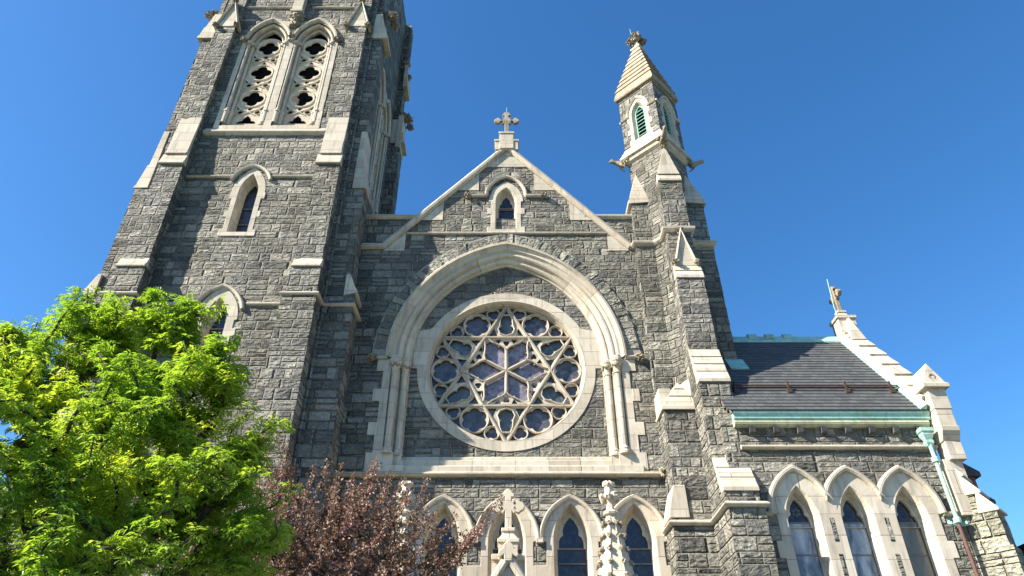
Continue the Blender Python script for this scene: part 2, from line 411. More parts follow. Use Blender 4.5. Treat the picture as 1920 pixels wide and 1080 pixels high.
    def tube(s, pts, rad, n=8):
        rings = []
        for i, p in enumerate(pts):
            p = Vector(p); a = Vector(pts[max(0, i - 1)]); b = Vector(pts[min(len(pts) - 1, i + 1)])
            t = (b - a).normalized(); x = t.cross(Vector((0.13, 0.31, 1)) if abs(t.z) < 0.95 else Vector((1, 0.2, 0))).normalized(); y = t.cross(x)
            r = rad[i] if hasattr(rad, '__len__') else rad
            rings.append([p + (x * cos(2 * pi * k / n) + y * sin(2 * pi * k / n)) * r for k in range(n)])
        s.loft(rings)
    def blob(s, c, r, sub=2, amp=0.35, freq=6.0, sc=(1, 1, 1)):
        R = bmesh.ops.create_icosphere(s.bm, subdivisions=sub, radius=1.0)
        for v in R["verts"]:
            d = v.co.normalized(); k = 1 + amp * noise.noise((d * freq * 0.35 + Vector(c) * 3.7)) * 2 + amp * 0.4 * noise.noise(d * freq + Vector(c))
            v.co = Vector(c) + Vector((d.x * sc[0], d.y * sc[1], d.z * sc[2])) * r * k
    def out(s, name, mat, parent=None, smooth=False, jit=0.0, bevel=0.0):
        bm = s.bm
        if jit:
            bmesh.ops.remove_doubles(bm, verts=bm.verts, dist=0.0008)
            for v in bm.verts:
                p = v.co; q = Vector((p.x * 2.3, p.y * 2.3, math.floor(p.z / 0.2) * 0.71))
                a = nvec(q); b = nvec(p * 5.0)
                v.co = p + Vector((a.x, a.y, 0)) * jit + Vector((b.x, b.y, 0)) * jit * 0.8
        elif bevel: bmesh.ops.remove_doubles(bm, verts=bm.verts, dist=0.0005)
        if bevel and mat in (LIME, LIMEW):
            for v in bm.verts: v.co += nvec(v.co * 2.1) * 0.009
        bmesh.ops.recalc_face_normals(bm, faces=bm.faces) if not jit and mat not in (SLATE,) else None
        me = bpy.data.meshes.new(name); bm.to_mesh(me); bm.free()
        if mat: me.materials.append(mat)
        if smooth:
            for p in me.polygons: p.use_smooth = True
        o = bpy.data.objects.new(name, me); COL.objects.link(o)
        if bevel:
            b = o.modifiers.new("bevel", 'BEVEL'); b.width = bevel; b.segments = 1; b.limit_method = 'ANGLE'; b.angle_limit = radians(38)
        if parent is not None:
            o.parent = parent
            if parent.parent is None: o.location = -parent.location
        return o

def tag(o, label=None, cat=None, group=None, kind=None):
    for k, v in (("label", label), ("category", cat), ("group", group), ("kind", kind)):
        if v: o[k] = v
    return o
def empty(name, loc):
    o = bpy.data.objects.new(name, None); COL.objects.link(o); o.location = loc; return o

# -- outlines
def arc_pts(cx, cz, r, a0, a1, n): return [(cx + r * cos(a0 + (a1 - a0) * k / n), cz + r * sin(a0 + (a1 - a0) * k / n)) for k in range(n + 1)]
def arch(cx, w, zs, rise, n=10):
    """pointed arch from the left springing over the apex to the right springing"""
    r = (w * w + rise * rise) / (2 * w); th = atan2(rise, r - w)
    L = [(cx - w + r - r * cos(th * k / n), zs + r * sin(th * k / n)) for k in range(n + 1)]
    return L + [(2 * cx - x, z) for x, z in reversed(L[:-1])]
def lancet(cx, w, zb, zs, rise, n=10): return [(cx - w, zb)] + arch(cx, w, zs, rise, n) + [(cx + w, zb)]
def foil(cx, cz, R, n, ph=pi / 2, fat=0.62, k=7):
    rl = R * sin(pi / n) * fat * 1.55 / (1 + sin(pi / n) * fat * 0.55); rl = min(rl, R * 0.6); rc = R - rl
    s_ = max(rl * rl - (rc * sin(pi / n)) ** 2, 1e-6); dist = rc * cos(pi / n) + sqrt(s_)
    P = []
    for i in range(n):
        a = ph + 2 * pi * i / n
        e = atan2(dist * sin(pi / n), dist * cos(pi / n) - rc)
        for q in range(k):
            t = -e + 2 * e * q / k; x = rc + rl * cos(t); y = rl * sin(t)
            P.append((cx + x * cos(a) - y * sin(a), cz + x * sin(a) + y * cos(a)))
    return P
def circ(cx, cz, r, n=32): return [(cx + r * cos(2 * pi * k / n), cz + r * sin(2 * pi * k / n)) for k in range(n)]
def cusped(cx, w, zb, zs, rise, n=6):
    """trefoil-cusped lancet"""
    h = rise; R = [(w, zb), (w, zs - 0.05 * h), (w * 0.98, zs + 0.12 * h), (w * 0.86, zs + 0.27 * h), (w * 0.62, zs + 0.36 * h), (w * 0.66, zs + 0.50 * h), (w * 0.56, zs + 0.66 * h), (w * 0.30, zs + 0.86 * h), (0, zs + h)]
    return [(cx - x, z) for x, z in R] + [(cx + x, z) for x, z in reversed(R[:-1])]
def mirror(path, cx): return [(2 * cx - x, z) for x, z in path]
ROLL = lambda w, d: [(w * 0.5, 0), (w * 0.5, d * 0.55), (w * 0.3, d * 0.92), (0, d), (-w * 0.3, d * 0.92), (-w * 0.5, d * 0.55), (-w * 0.5, 0)]
STR = lambda o=0.12, h=0.16: [(-0.04, -h * 0.5), (o * 0.55, -h * 0.42), (o, -h * 0.15), (o, h * 0.1), (o * 0.5, h * 0.4), (-0.04, h * 0.6)]

# ------------------------------------------------------------------ the ground
g = MB(); g.box(-400, 400, -400, 600, -0.5, 0.0); tag(g.out("ground", LAWN), kind="structure")
g = MB(); g.box(-120, 120, -14, 7.5, 0.0, 0.004, bottom=False); r_ = g.out("road", ASPH); tag(r_, kind="structure")
g = MB(); g.box(-120, 120, 7.5, 15.5, 0.0, 0.13, bottom=False); tag(g.out("pavement", CONC), kind="structure")
g = MB()
for k in range(-12, 13): g.box(k * 6 - 1.2, k * 6 + 1.2, -3.3, -3.15, 0.004, 0.008, bottom=False)
tag(g.out("road_marking", WHITEP), kind="structure")

# ------------------------------------------------------------------ the church
church = tag(empty("church", ROOT_LOC), "grey granite Gothic church with pale limestone trim, bell tower, rose window and slate roofed wing", "church")
ST = 0.22          # spacing of the vertices of a rock-faced wall
SPLIT = {"weathering_cap", "string_course", "gable_block", "parapet_coping", "gablet_rib", "hood_stop", "corner_roll", "hood_return", "glazing_bar", "granite_inset", "gablet", "snow_rail", "flashing", "limestone_pier"}
def islands(bm):
    bmesh.ops.remove_doubles(bm, verts=bm.verts, dist=0.0005); bm.verts.index_update()
    seen = set(); res = []
    for v in bm.verts:
        if v in seen: continue
        st = [v]; seen.add(v); isl = []
        while st:
            a = st.pop(); isl.append(a)
            for e in a.link_edges:
                b = e.other_vert(a)
                if b not in seen: seen.add(b); st.append(b)
        res.append(isl)
    return res
def part(mb, name, mat, parent=None, **kw):
    if name in SPLIT:
        L = islands(mb.bm)
        if len(L) > 1:
            o = None
            for isl in L[1:]:
                keep = set(v.index for v in isl); n = MB(); n.bm.free(); n.bm = mb.bm.copy(); n.bm.verts.ensure_lookup_table()
                bmesh.ops.delete(n.bm, geom=[v for v in n.bm.verts if v.index not in keep], context='VERTS')
                n.out(name, mat, parent or church, **kw)
            keep = set(v.index for v in L[0])
            bmesh.ops.delete(mb.bm, geom=[v for v in mb.bm.verts if v.index not in keep], context='VERTS')
    return mb.out(name, mat, parent or church, **kw)

def carved(name, c, r, parent, sc=(1, 1, 1), mat=None):
    m = MB(); m.blob(c, r, 3, 0.5, 9.0, sc); return part(m, name, CARV, parent, smooth=False)

# a window in the plane fr: limestone surround with quoined jambs, hood mould, glass
def window(fr, cx, w_op, zb, zs, rise, w_out, quoin, hood=None, glass=G_DARK, deep=0.45, gw=None, bars=(), name="lancet_window", zvis=None, out_rise=None, cusp=True, label=None, low_glass=None):
    """w_op opening half width, w_out surround half width, quoin extra width of the long quoins"""
    orise = out_rise or rise + (w_out - w_op) * 1.25
    qs = []; z = zb - 0.02; k = 0; q0 = zs - 0.02
    n = max(2, int(round((q0 - (zb - 0.22)) / 0.36))); step = (q0 - (zb - 0.22)) / n
    zz = [zb - 0.22 + step * i for i in range(n + 1)]
    L = []
    for i in range(n):
        x = w_out - 0.10 + (quoin if (i % 3 == 0) else 0.0)
        L += [(-x, zz[i]), (-x, zz[i + 1])]
    outl = [(cx + x, z) for x, z in L] + arch(cx, w_out, zs, orise, 12) + [(cx - x, z) for x, z in reversed(L)]
    hole = lancet(cx, w_op, zb, zs, rise)
    m = MB(); m.plate(fr, outl, [hole], 0.025, -0.10)
    # splayed reveal
    gw = gw or w_op * 0.78; gr = rise * (gw / w_op) ** 0.8
    ring1 = lancet(cx, w_op, zb, zs, rise); ring2 = lancet(cx, (w_op + gw) / 2, zb + 0.02, zs, (rise + gr) / 2); ring3 = lancet(cx, gw, zb + 0.04, zs, gr)
    for A, B, da, db in ((ring1, ring2, 0.02, -deep * 0.55), (ring2, ring2, -deep * 0.55, -deep * 0.62), (ring2, ring3, -deep * 0.62, -deep)):
        for i in range(len(A)):
            j = (i + 1) % len(A); m.face([fr.P(*A[i], da), fr.P(*B[i], db), fr.P(*B[j], db), fr.P(*A[j], da)])
    o = part(m, name, LIME, bevel=0.012)
    if label: o["label"] = label
    if cusp:
        m = MB(); m.plate(fr, lancet(cx, gw + 0.03, zs - 0.12, zs, gr + 0.03), [cusped(cx, gw * 0.88, zs - 0.11, zs, gr * 0.9)], -deep + 0.04, -deep - 0.06); part(m, "cusped_head", LIME, o)
    m = MB(); m.plate(fr, lancet(cx, gw + 0.02, zb, zs, gr + 0.02), [], -deep - 0.03, None); gl = part(m, "glass", glass, o)
    if low_glass:
        m = MB(); m.plate(fr, [(cx - gw, zb + .03), (cx + gw, zb + .03), (cx + gw, low_glass[0]), (cx - gw, low_glass[0])], [], -deep + 0.0, None); part(m, "storm_glazing", low_glass[1], o)
    if bars:
        m = MB()
        for b in bars: 
            p = fr.P(cx, b, -deep); q = [fr.P(cx - gw, b - 0.02, -deep + 0.03), fr.P(cx + gw, b - 0.02, -deep + 0.03), fr.P(cx + gw, b + 0.02, -deep + 0.03), fr.P(cx - gw, b + 0.02, -deep + 0.03)]
            r = [fr.P(cx - gw, b - 0.02, -deep - 0.01), fr.P(cx + gw, b - 0.02, -deep - 0.01), fr.P(cx + gw, b + 0.02, -deep - 0.01), fr.P(cx - gw, b + 0.02, -deep - 0.01)]
            m.loft([q, r])
        part(m, "glazing_bar", LEAD, o)
    if hood:
        path = hood; m = MB(); m.sweep(fr, path, [(-0.07, 0.0), (-0.07, 0.07), (-0.03, 0.13), (0.05, 0.15), (0.09, 0.08), (0.09, 0.0)]); part(m, "hood_mould", LIME, o, bevel=0.008)
    return o, outl

NX = -0.08
W0 = front(24.0)
# -- nave front
RZ, RY = 14.97, 24.45
A_W, A_ZS, A_RISE = 4.6, 15.15, 5.57
A_R = (A_W ** 2 + A_RISE ** 2) / (2 * A_W); A_C = A_R - A_W
def big_arch(rad, z0=A_ZS, n=22):
    w = rad - A_C; th = math.acos(A_C / rad)
    L = [(NX + A_C - rad * cos(th * k / n), z0 + rad * sin(th * k / n)) for k in range(n + 1)]
    return L + [(2 * NX - x, z) for x, z in reversed(L[:-1])]
hole_rose = [(NX - 4.5, 10.6)] + big_arch(A_R - 0.1) + [(NX + 4.5, 10.6)]
LW = [-2.21, -0.04, 2.13, 4.30]
low_holes = [lancet(x, 0.66, 5.0, 8.15, 1.33) for x in LW]
gw_hole = lancet(-0.10, 0.5, 21.62, 23.25, 0.86)
m = MB()
m.plate(W0, [(-7.2, 0), (6.4, 0), (6.4, 20.45), (5.25, 20.45), (NX, 26.5), (-5.4, 20.45), (-7.2, 20.45)], [hole_rose, gw_hole] + low_holes, 0, -0.5, grid=ST)
part(m, "nave_wall", GRAN, jit=0.022)
m = MB(); m.box(-7.2, 6.4, 24.1, 24.6, 20.35, 22.32, ST); part(m, "parapet_wall", GRAN, jit=0.02)
m = MB()
for x0, x1 in ((-7.0, -3.6), (3.4, 6.2)): m.hsweep([(x0, 24.1), (x1, 24.1)], 22.36, [(-0.55, -0.06), (0.02, -0.08), (0.14, 0.0), (0.14, 0.10), (0.05, 0.18), (-0.55, 0.2)])
part(m, "parapet_coping", LIME, bevel=0.01)
m = MB()      # roof of the nave behind the gable
m.loft([[(-5.9, 24.6, 19.8), (5.7, 24.6, 19.8), (NX, 24.6, 25.9)], [(-5.9, 62, 19.8), (5.7, 62, 19.8), (NX, 62, 25.9)]]); part(m, "nave_roof", SLATE)
m = MB(); m.box(-6.6, 6.4, 25.4, 62, 0, 20.0); part(m, "nave_body", GRAN)
# recessed panel behind the arch with the round hole
m = MB(); m.plate(front(RY), [(NX - 4.1, 10.6)] + big_arch(A_R - 0.72) + [(NX + 4.1, 10.6)], [circ(NX, RZ, 3.3, 56)], 0, -0.3, grid=ST); part(m, "recessed_wall", GRAN, jit=0.018)
# voussoirs of dark granite
m = MB(); ang0 = 0.06; TH = math.acos(A_C / (A_R + 0.3)); nn = 26
for side in (-1, 1):
    for k in range(nn):
        a0 = ang0 + (TH - ang0) * (k + 0.05) / nn; a1 = ang0 + (TH - ang0) * (k + 0.95) / nn; r0, r1 = A_R + 0.10, A_R + 0.56 + 0.1 * random.random()
        pr = 0.035 + 0.04 * random.random()
        P = [(NX + side * (-A_C + r * cos(a)), A_ZS + r * sin(a)) for r, a in ((r0, a0), (r1, a0), (r1, a1), (r0, a1))]
        if side < 0: P = P[::-1]
        q = [W0.P(x, z, pr + 0.03 * random.random()) for x, z in P]; b = [W0.P(x, z, -0.05) for x, z in P]
        m.face(q, [(k * 3.1 + .4 + x * .3, .2 + side + 4 * k + z * .02) for x, z in P]); 
        for i in range(4): m.face([q[i], b[i], b[(i + 1) % 4], q[(i + 1) % 4]])
va = part(m, "voussoir_arch", mat_granite("voussoir_granite", 1.12, 0.02))
m = MB(); m.sweep(W0, big_arch(A_R + 0.36, A_ZS, 30), [(-0.30, 0.0), (-0.30, 0.022), (0.30, 0.022), (0.30, 0.0)]); part(m, "mortar_bed", mat_simple("old_mortar", (0.22, 0.20, 0.165), (0.34, 0.315, 0.26), 6, 0.95), va)
# -- gable coping, its kneelers and limestone triangles
m = MB()
m.sweep(W0, [(-6.6, 20.5), (-5.36, 20.5), (NX, 26.55), (5.2, 20.5), (5.75, 20.5)], [(-0.02, -0.45), (-0.02, 0.06), (0.05, 0.16), (0.17, 0.18), (0.27, 0.10), (0.36, -0.05), (0.36, -0.45)])
part(m, "gable_coping", LIME, bevel=0.012)
m = MB()
sl = 6.05 / 5.28
for xv, zb in ((1.28, 23.95), (2.85, 22.15), (4.42, 20.42)):
    for sd_ in (-1, 1):
        zt = 26.5 - sl * xv; xo = (26.5 - zb) / sl
        m.plate(W0, [(NX + sd_ * xv, zb), (NX + sd_ * xv, zt), (NX + sd_ * xo, zb)], [], 0.022, -0.05)
m.plate(W0, [(NX - 0.93, 25.45), (NX + 0.93, 25.45), (NX, 26.5)], [], 0.022, -0.05)
part(m, "gable_block", LIME)
m = MB(); m.sweep(W0, [(-4.45, 21.37), (4.3, 21.37)], [(-0.06, 0), (-0.06, 0.06), (0.0, 0.10), (0.07, 0.05), (0.07, 0)]); part(m, "string_course", LIME)
# cross on the gable
def budded_cross(m, fr, cx, z0, zt, arm_z, half, sw, d):
    """outline of a cross with budded ends and four rays in the corners"""
    s = sw
    def bud(t): return [(s * 0.9, t - s * 2.3), (s * 1.25, t - s * 2.5), (s * 1.75, t - s * 2.0), (s * 1.75, t - s * 1.4), (s * 1.25, t - s * 1.15), (s * 0.95, t - s * 0.5), (0, t), (-s * 0.95, t - s * 0.5), (-s * 1.25, t - s * 1.15), (-s * 1.75, t - s * 1.4), (-s * 1.75, t - s * 2.0), (-s * 1.25, t - s * 2.5), (-s * 0.9, t - s * 2.3)]
    up = zt - arm_z
    R = lambda P, q: [((x, z), (z, -x), (-x, -z), (-z, x))[q] for x, z in P]
    def ray(q):
        P = [(s * 0.9, s * 1.3), (s * 1.45, s * 2.1), (s * 2.1, s * 1.45), (s * 1.3, s * 0.9)]; return R(P, q)
    top = bud(up); right = R(bud(half), 1); left = R(bud(half), 3)
    P = [(-s * 0.9, z0 - arm_z), (s * 0.9, z0 - arm_z)] + list(reversed(ray(1))) + list(reversed(right)) + list(reversed(ray(0))) + top + list(reversed(ray(3))) + list(reversed(left)) + list(reversed(ray(2)))
    m.plate(fr, [(cx + x, arm_z + z) for x, z in P], [], d, -d, back=True)
m = MB()
for lo, hi, h, dd in ((26.45, 27.05, 0.56, 0.16), (27.0, 27.12, 0.60, 0.2)): m.box(NX - h, NX + h, 23.98 - dd, 24.42, lo, hi)
m.box(NX - 0.34, NX + 0.34, 23.78, 24.5, 26.5, 27.55); m.box(NX - 0.38, NX + 0.38, 23.74, 24.54, 27.5, 27.62)
m.box(NX - 0.2, NX + 0.2, 23.9, 24.3, 27.62, 27.78)
gc = part(m, "gable_cross", LIME, bevel=0.015)
m = MB(); budded_cross(m, front(24.1), NX, 27.7, 29.36, 28.72, 0.63, 0.115, 0.09); part(m, "cross", CARV, gc, bevel=0.02)
m = MB(); m.tube([(NX, 24.1, 29.3), (NX, 24.1, 29.75)], 0.012, 6); part(m, "lightning_rod", COP, gc)
# window of the gable
hd = [(-1.75, 23.56), (-1.02, 23.56)] + arch(-0.10, 0.88, 23.62, 1.15, 12) + [(0.82, 23.56), (1.55, 23.56)]
hd = [p for p in hd]
o, _ = window(W0, -0.10, 0.47, 21.62, 23.25, 0.86, 0.78, 0.16, hood=hd, deep=0.38, gw=0.34, bars=(22.3, 23.05), label="small pointed window high in the nave gable")
for x in (-1.85, 1.65): carved("carved_stop", (x, 23.9, 23.54), 0.13, o)

# -- the rose window
m = MB(); fr = front(RY)
m.plate(fr, circ(NX, RZ, 3.5, 72), [circ(NX, RZ, 3.14, 72)], 0.03, -0.05)
for sd_ in (-1, 1):
    m.plate(fr, [(NX + sd_ * 3.42, 14.9), (NX + sd_ * 3.80, 14.9), (NX + sd_ * 3.80, 16.55), (NX + sd_ * 3.05, 16.72)], [], 0.026, -0.05)
m.sweep(fr, circ(NX, RZ, 3.1, 72), [(-0.05, 0.03), (0.0, 0.035), (0.02, -0.02), (0.05, -0.10), (0.02, -0.16), (0.08, -0.2), (0.08, -0.45)][::1], closed=True)
rose = part(m, "rose_window", LIME)
# tracery
R_ = 3.05; tr = MB(); tf = front(RY + 0.30)
bar = [(0.062, -0.12), (0.062, -0.02), (0.026, 0.07), (-0.026, 0.07), (-0.062, -0.02), (-0.062, -0.12)]
for ph in (90, 270):
    tr.sweep(tf, [(NX + R_ * cos(radians(ph + 120 * k)), RZ + R_ * sin(radians(ph + 120 * k))) for k in range(3)], bar if ph == 90 else [(a, b - 0.004) for a, b in bar], closed=True)
def rot(P, a, cx=NX, cz=RZ): return [(cx + x * cos(a) - y * sin(a), cz + x * sin(a) + y * cos(a)) for x, y in P]
def sym(P): return P + [(x, -y) for x, y in reversed(P) if abs(y) > 1e-6]
hexo = [(R_ / sqrt(3) * cos(radians(60 * k)), R_ / sqrt(3) * sin(radians(60 * k))) for k in range(6)]
petal = sym([(0.16, 0.0), (0.50, 0.21), (0.72, 0.33), (0.84, 0.41), (0.95, 0.45), (1.05, 0.42), (1.10, 0.33), (1.10, 0.25), (1.17, 0.32), (1.28, 0.345), (1.39, 0.30), (1.47, 0.20), (1.50, 0.08), (1.50, 0.0)])
holes = []
for k in range(6):
    holes.append(rot(petal, radians(60 * k)))
    a = radians(30 + 60 * k); holes.append(foil(NX + 1.27 * cos(a), RZ + 1.27 * sin(a), 0.135, 3, a + pi))
    for e in (-1, 1):
        holes.append(rot([(1.44, e * 0.20), (1.44, e * 0.46), (1.22, e * 0.30)], a))
tr.plate(tf, rot(hexo, 0), holes, -0.02, -0.09)
spoke = [(0.055, -0.04), (0.055, 0.0), (0.018, 0.05), (-0.018, 0.05), (-0.055, 0.0), (-0.055, -0.04)]
for k in range(6):
    a = radians(30 + 60 * k); tr.sweep(tf, rot([(0.0, 0), (0.98, 0)], a), spoke)
    for e in (-1, 1): tr.sweep(tf, rot([(0.9, 0), (1.02, e * 0.05), (1.12, e * 0.18), (1.2, e * 0.36), (1.3, e * 0.55), (1.45, e * 0.72)], a), [(p * 0.62, q) for p, q in spoke])
for k in range(6):      # the points of the star
    a = radians(90 + 60 * k)
    tri = sym([(1.525, 0.0), (1.525, 0.86), (3.0, 0.0)][1:2] + [(3.0, 0.0)])
    tri = [(1.525, -0.86), (1.525, 0.86), (3.0, 0.0)]
    hole = sym([(1.64, 0.0), (1.72, 0.19), (1.86, 0.32), (2.02, 0.30), (2.12, 0.18), (2.2, 0.27), (2.4, 0.24), (2.62, 0.13), (2.86, 0.0)])
    hs = [rot(hole, a)] + [rot([(1.62, e * 0.36), (1.62, e * 0.72), (1.98, e * 0.50)], a) for e in (-1, 1)]
    tr.plate(tf, rot(tri, a), hs, -0.03, -0.09)
    rim = sym([(1.62, 0.0), (1.72, 0.25), (1.92, 0.34), (2.12, 0.27), (2.4, 0.25), (2.62, 0.16)]); tr.sweep(tf, rot(rim, a), [(p * 0.5, q * 0.7) for p, q in spoke], closed=True)
for k in range(6):      # hexafoil roundels between them
    a = radians(60 * k); c = (NX + 2.42 * cos(a), RZ + 2.42 * sin(a))
    tr.plate(tf, circ(*c, 0.57, 32), [foil(*c, 0.50, 6, a + pi / 6, 0.66)], -0.02, -0.09)
    tr.sweep(tf, circ(*c, 0.545, 32), [(p * 0.5, q * 1.0) for p, q in spoke], closed=True)
    for e in (-1, 1):
        b = a + e * radians(18.5); c2 = (NX + 2.70 * cos(b), RZ + 2.70 * sin(b))
        tr.plate(tf, circ(*c2, 0.30, 20), [foil(*c2, 0.25, 3, b + pi, 0.75)], -0.03, -0.09)
        tr.sweep(tf, circ(*c2, 0.28, 20), [(p * 0.38, q * 0.8) for p, q in spoke], closed=True)
tr.sweep(tf, circ(NX, RZ, 3.02, 72), [(-0.05, -0.14), (-0.05, 0.0), (0.02, 0.06), (0.06, -0.02), (0.06, -0.14)], closed=True)
part(tr, "tracery", LIME, rose)
m = MB(); m.plate(front(RY + 0.46), circ(NX, RZ, 3.1, 48), [], 0, None); part(m, "glass", G_BLUE, rose)
m = MB()
for k in range(6): m.plate(front(RY + 0.455), rot(petal, radians(60 * k)), [], 0, None)
part(m, "petal_glass", G_PURP, rose)
m = MB()
for k in range(6): m.plate(front(RY + 0.455), rot([(1.64, -0.6), (1.64, 0.6), (2.9, 0.0)], radians(90 + 60 * k)), [], 0, None)
part(m, "star_point_glass", G_GREEN, rose)
# the great arch over it
m = MB()
prof = [(0.10, 0.0), (0.12, 0.10), (0.06, 0.16), (-0.02, 0.16), (-0.06, 0.06), (-0.14, 0.02), (-0.22, 0.03), (-0.26, -0.04), (-0.30, -0.08), (-0.36, -0.05), (-0.44, -0.05), (-0.50, -0.10), (-0.52, -0.2), (-0.56, -0.24), (-0.62, -0.2), (-0.69, -0.21), (-0.75, -0.27), (-0.77, -0.36), (-0.84, -0.38), (-0.86, -0.46)]
m.sweep(W0, big_arch(A_R, A_ZS, 30), prof); ra = part(m, "arch_mould", LIME, rose)
m = MB()
for sd_ in (-1, 1): m.sweep(W0, [(NX + sd_ * 4.62, 15.12), (NX + sd_ * 5.1, 15.12)], [(-0.07, 0), (-0.07, 0.1), (0.0, 0.15), (0.07, 0.08), (0.07, 0)] if sd_ > 0 else [(0.07, 0), (0.07, 0.1), (0.0, 0.15), (-0.07, 0.08), (-0.07, 0)])
part(m, "hood_return", LIME, rose)
for sd_ in (-1, 1): carved("carved_stop", (NX + sd_ * 5.18, 23.88, 15.1), 0.15, rose)
# jambs: quoins, shafts, capitals
for sd_ in (-1, 1):
    m = MB(); X = lambda v: NX + sd_ * v
    for lo, hi, ww in ((14.55, 15.08, 4.98), (13.78, 14.55, 4.72), (13.28, 13.78, 5.02), (12.42, 13.28, 4.74), (11.92, 12.42, 5.05), (11.25, 11.92, 4.78), (10.56, 11.25, 5.02)):
        m.plate(W0, [(X(4.44), lo), (X(ww), lo), (X(ww), hi), (X(4.44), hi)], [], 0.025, -0.05)
    zA, zB = 10.6, 15.2
    PR = [(4.46, 0.02), (4.46, -0.12), (4.10, -0.13), (4.10, -0.30), (3.77, -0.31), (3.77, -0.47)]
    for (a, da), (b, db) in zip(PR, PR[1:]): m.face([W0.P(X(a), zA, da), W0.P(X(b), zA, db), W0.P(X(b), zB, db), W0.P(X(a), zB, da)], [(da + a, zA), (db + b, zA), (db + b, zB), (da + a, zB)])
    m.box(min(X(4.44), X(4.04)), max(X(4.44), X(4.04)), 23.96, 24.2, 10.6, 11.25); m.box(min(X(4.12), X(3.76)), max(X(4.12), X(3.76)), 24.12, 24.44, 10.75, 11.2)
    j = part(m, "jamb", LIME, rose)
    for xx, yy, r in ((4.27, 24.02, 0.125), (3.93, 24.24, 0.115)):
        m = MB(); m.lathe((X(xx), yy), [(r * 1.75, 11.2), (r * 1.75, 11.28), (r * 1.4, 11.34), (r * 1.55, 11.40), (r * 1.15, 11.46), (r, 11.52), (r, 14.42), (r * 1.3, 14.45), (r * 1.3, 14.5), (r * 1.05, 14.53), (r * 1.2, 14.66), (r * 1.7, 14.84), (r * 1.8, 14.9), (r * 2.0, 14.94), (r * 2.0, 15.04), (r * 1.8, 15.1), (r * 1.8, 15.16)], 14); part(m, "shaft", LIME, rose, smooth=False)
        m = MB()
        for k in range(7):
            a = pi + pi * k / 6; m.blob((X(xx) + r * 1.55 * cos(a), yy + r * 1.55 * sin(a), 14.74 + 0.06 * (k % 2)), 0.055, 1, 0.4)
        part(m, "capital_carving", CARV, rose)
# sill below
m = MB()
m.loft([[(x, y, z) for x, y, z in ((X0, 24.5, 10.5), (X0, 23.95, 10.5), (X0, 23.95, 10.74), (X0, 24.14, 10.82), (X0, 24.14, 11.02), (X0, 24.36, 11.1), (X0, 24.36, 11.22), (X0, 24.5, 11.3))] for X0 in (NX - 3.8, NX + 3.8)])
m.box(NX - 4.9, NX - 3.6, 23.9, 24.3, 10.52, 10.76); m.box(NX + 3.6, NX + 4.85, 23.9, 24.3, 10.52, 10.76)
part(m, "sill", LIME, rose, bevel=0.01)
m = MB(); m.hsweep([(-6.3, 24.0), (5.35, 24.0)], 10.44, STR(0.17, 0.2)); part(m, "string_course", LIME)
carved("carved_stop", (5.45, 23.85, 10.45), 0.15, church)

# -- lower windows of the nave
for i, x in enumerate(LW):
    hdp = arch(x, 1.02, 8.2, 1.42, 12)
    window(W0, x, 0.62, 5.0, 8.15, 1.28, 0.97, 0.22, hood=hdp, deep=0.5, gw=0.48, glass=G_DARK, bars=(7.55, 6.4), out_rise=1.4)
m = MB()
for i in range(3): 
    c = (LW[i] + LW[i + 1]) / 2; m.box(c - 0.12, c + 0.12, 23.86, 24.05, 8.08, 8.24)
part(m, "hood_stop", LIME, bevel=0.01)

# ------------------------------------------------------------------ bell tower
TX = -11.42; TF = 22.85; XL, XR = TX - 4.12, TX + 4.12; TTOP = 46.0
W1 = front(TF)
BW = (TX - 1.22, TX + 1.22)
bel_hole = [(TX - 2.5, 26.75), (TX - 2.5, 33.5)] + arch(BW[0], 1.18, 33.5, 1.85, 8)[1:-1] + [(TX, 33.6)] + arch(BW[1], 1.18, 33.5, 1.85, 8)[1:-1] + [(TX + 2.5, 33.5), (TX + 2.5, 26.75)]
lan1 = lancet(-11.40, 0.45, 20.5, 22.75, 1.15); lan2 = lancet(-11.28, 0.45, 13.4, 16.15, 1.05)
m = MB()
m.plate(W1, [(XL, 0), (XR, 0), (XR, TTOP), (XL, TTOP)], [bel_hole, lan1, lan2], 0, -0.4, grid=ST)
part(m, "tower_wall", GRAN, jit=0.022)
# the other three sides, with the belfry opening of the right side
WR = FR((XR, 0, 0), (0, 1, 0), (1, 0, 0)); YC = 27.3
rs_hole = [(YC - 2.3, 26.75), (YC - 2.3, 33.5)] + arch(YC - 1.15, 1.15, 33.5, 1.85, 8)[1:-1] + [(YC, 33.6)] + arch(YC + 1.15, 1.15, 33.5, 1.85, 8)[1:-1] + [(YC + 2.3, 33.5), (YC + 2.3, 26.75)]
m = MB(); m.plate(WR, [(TF, 0), (31.8, 0), (31.8, TTOP), (TF, TTOP)], [rs_hole], 0, -0.4, grid=0.3)
m.plate(FR((XL, 0, 0), (0, -1, 0), (-1, 0, 0)), [(-31.8, 0), (-TF, 0), (-TF, TTOP), (-31.8, TTOP)], [], 0, -0.4, grid=0.5)
m.plate(FR((0, 31.8, 0), (-1, 0, 0), (0, 1, 0)), [(-XR, 0), (-XL, 0), (-XL, TTOP), (-XR, TTOP)], [], 0, -0.4, grid=0.5)
m.face([(XL, TF, TTOP - .02), (XR, TF, TTOP - .02), (XR, 31.8, TTOP - .02), (XL, 31.8, TTOP - .02)])
part(m, "tower_side_wall", GRAN, jit=0.02)
m = MB(); m.box(XL + 0.45, XR - 0.45, TF + 1.0, 31.3, 0, TTOP - 1); part(m, "tower_shade_core", DARK)  # dark box standing in for the shade inside the belfry

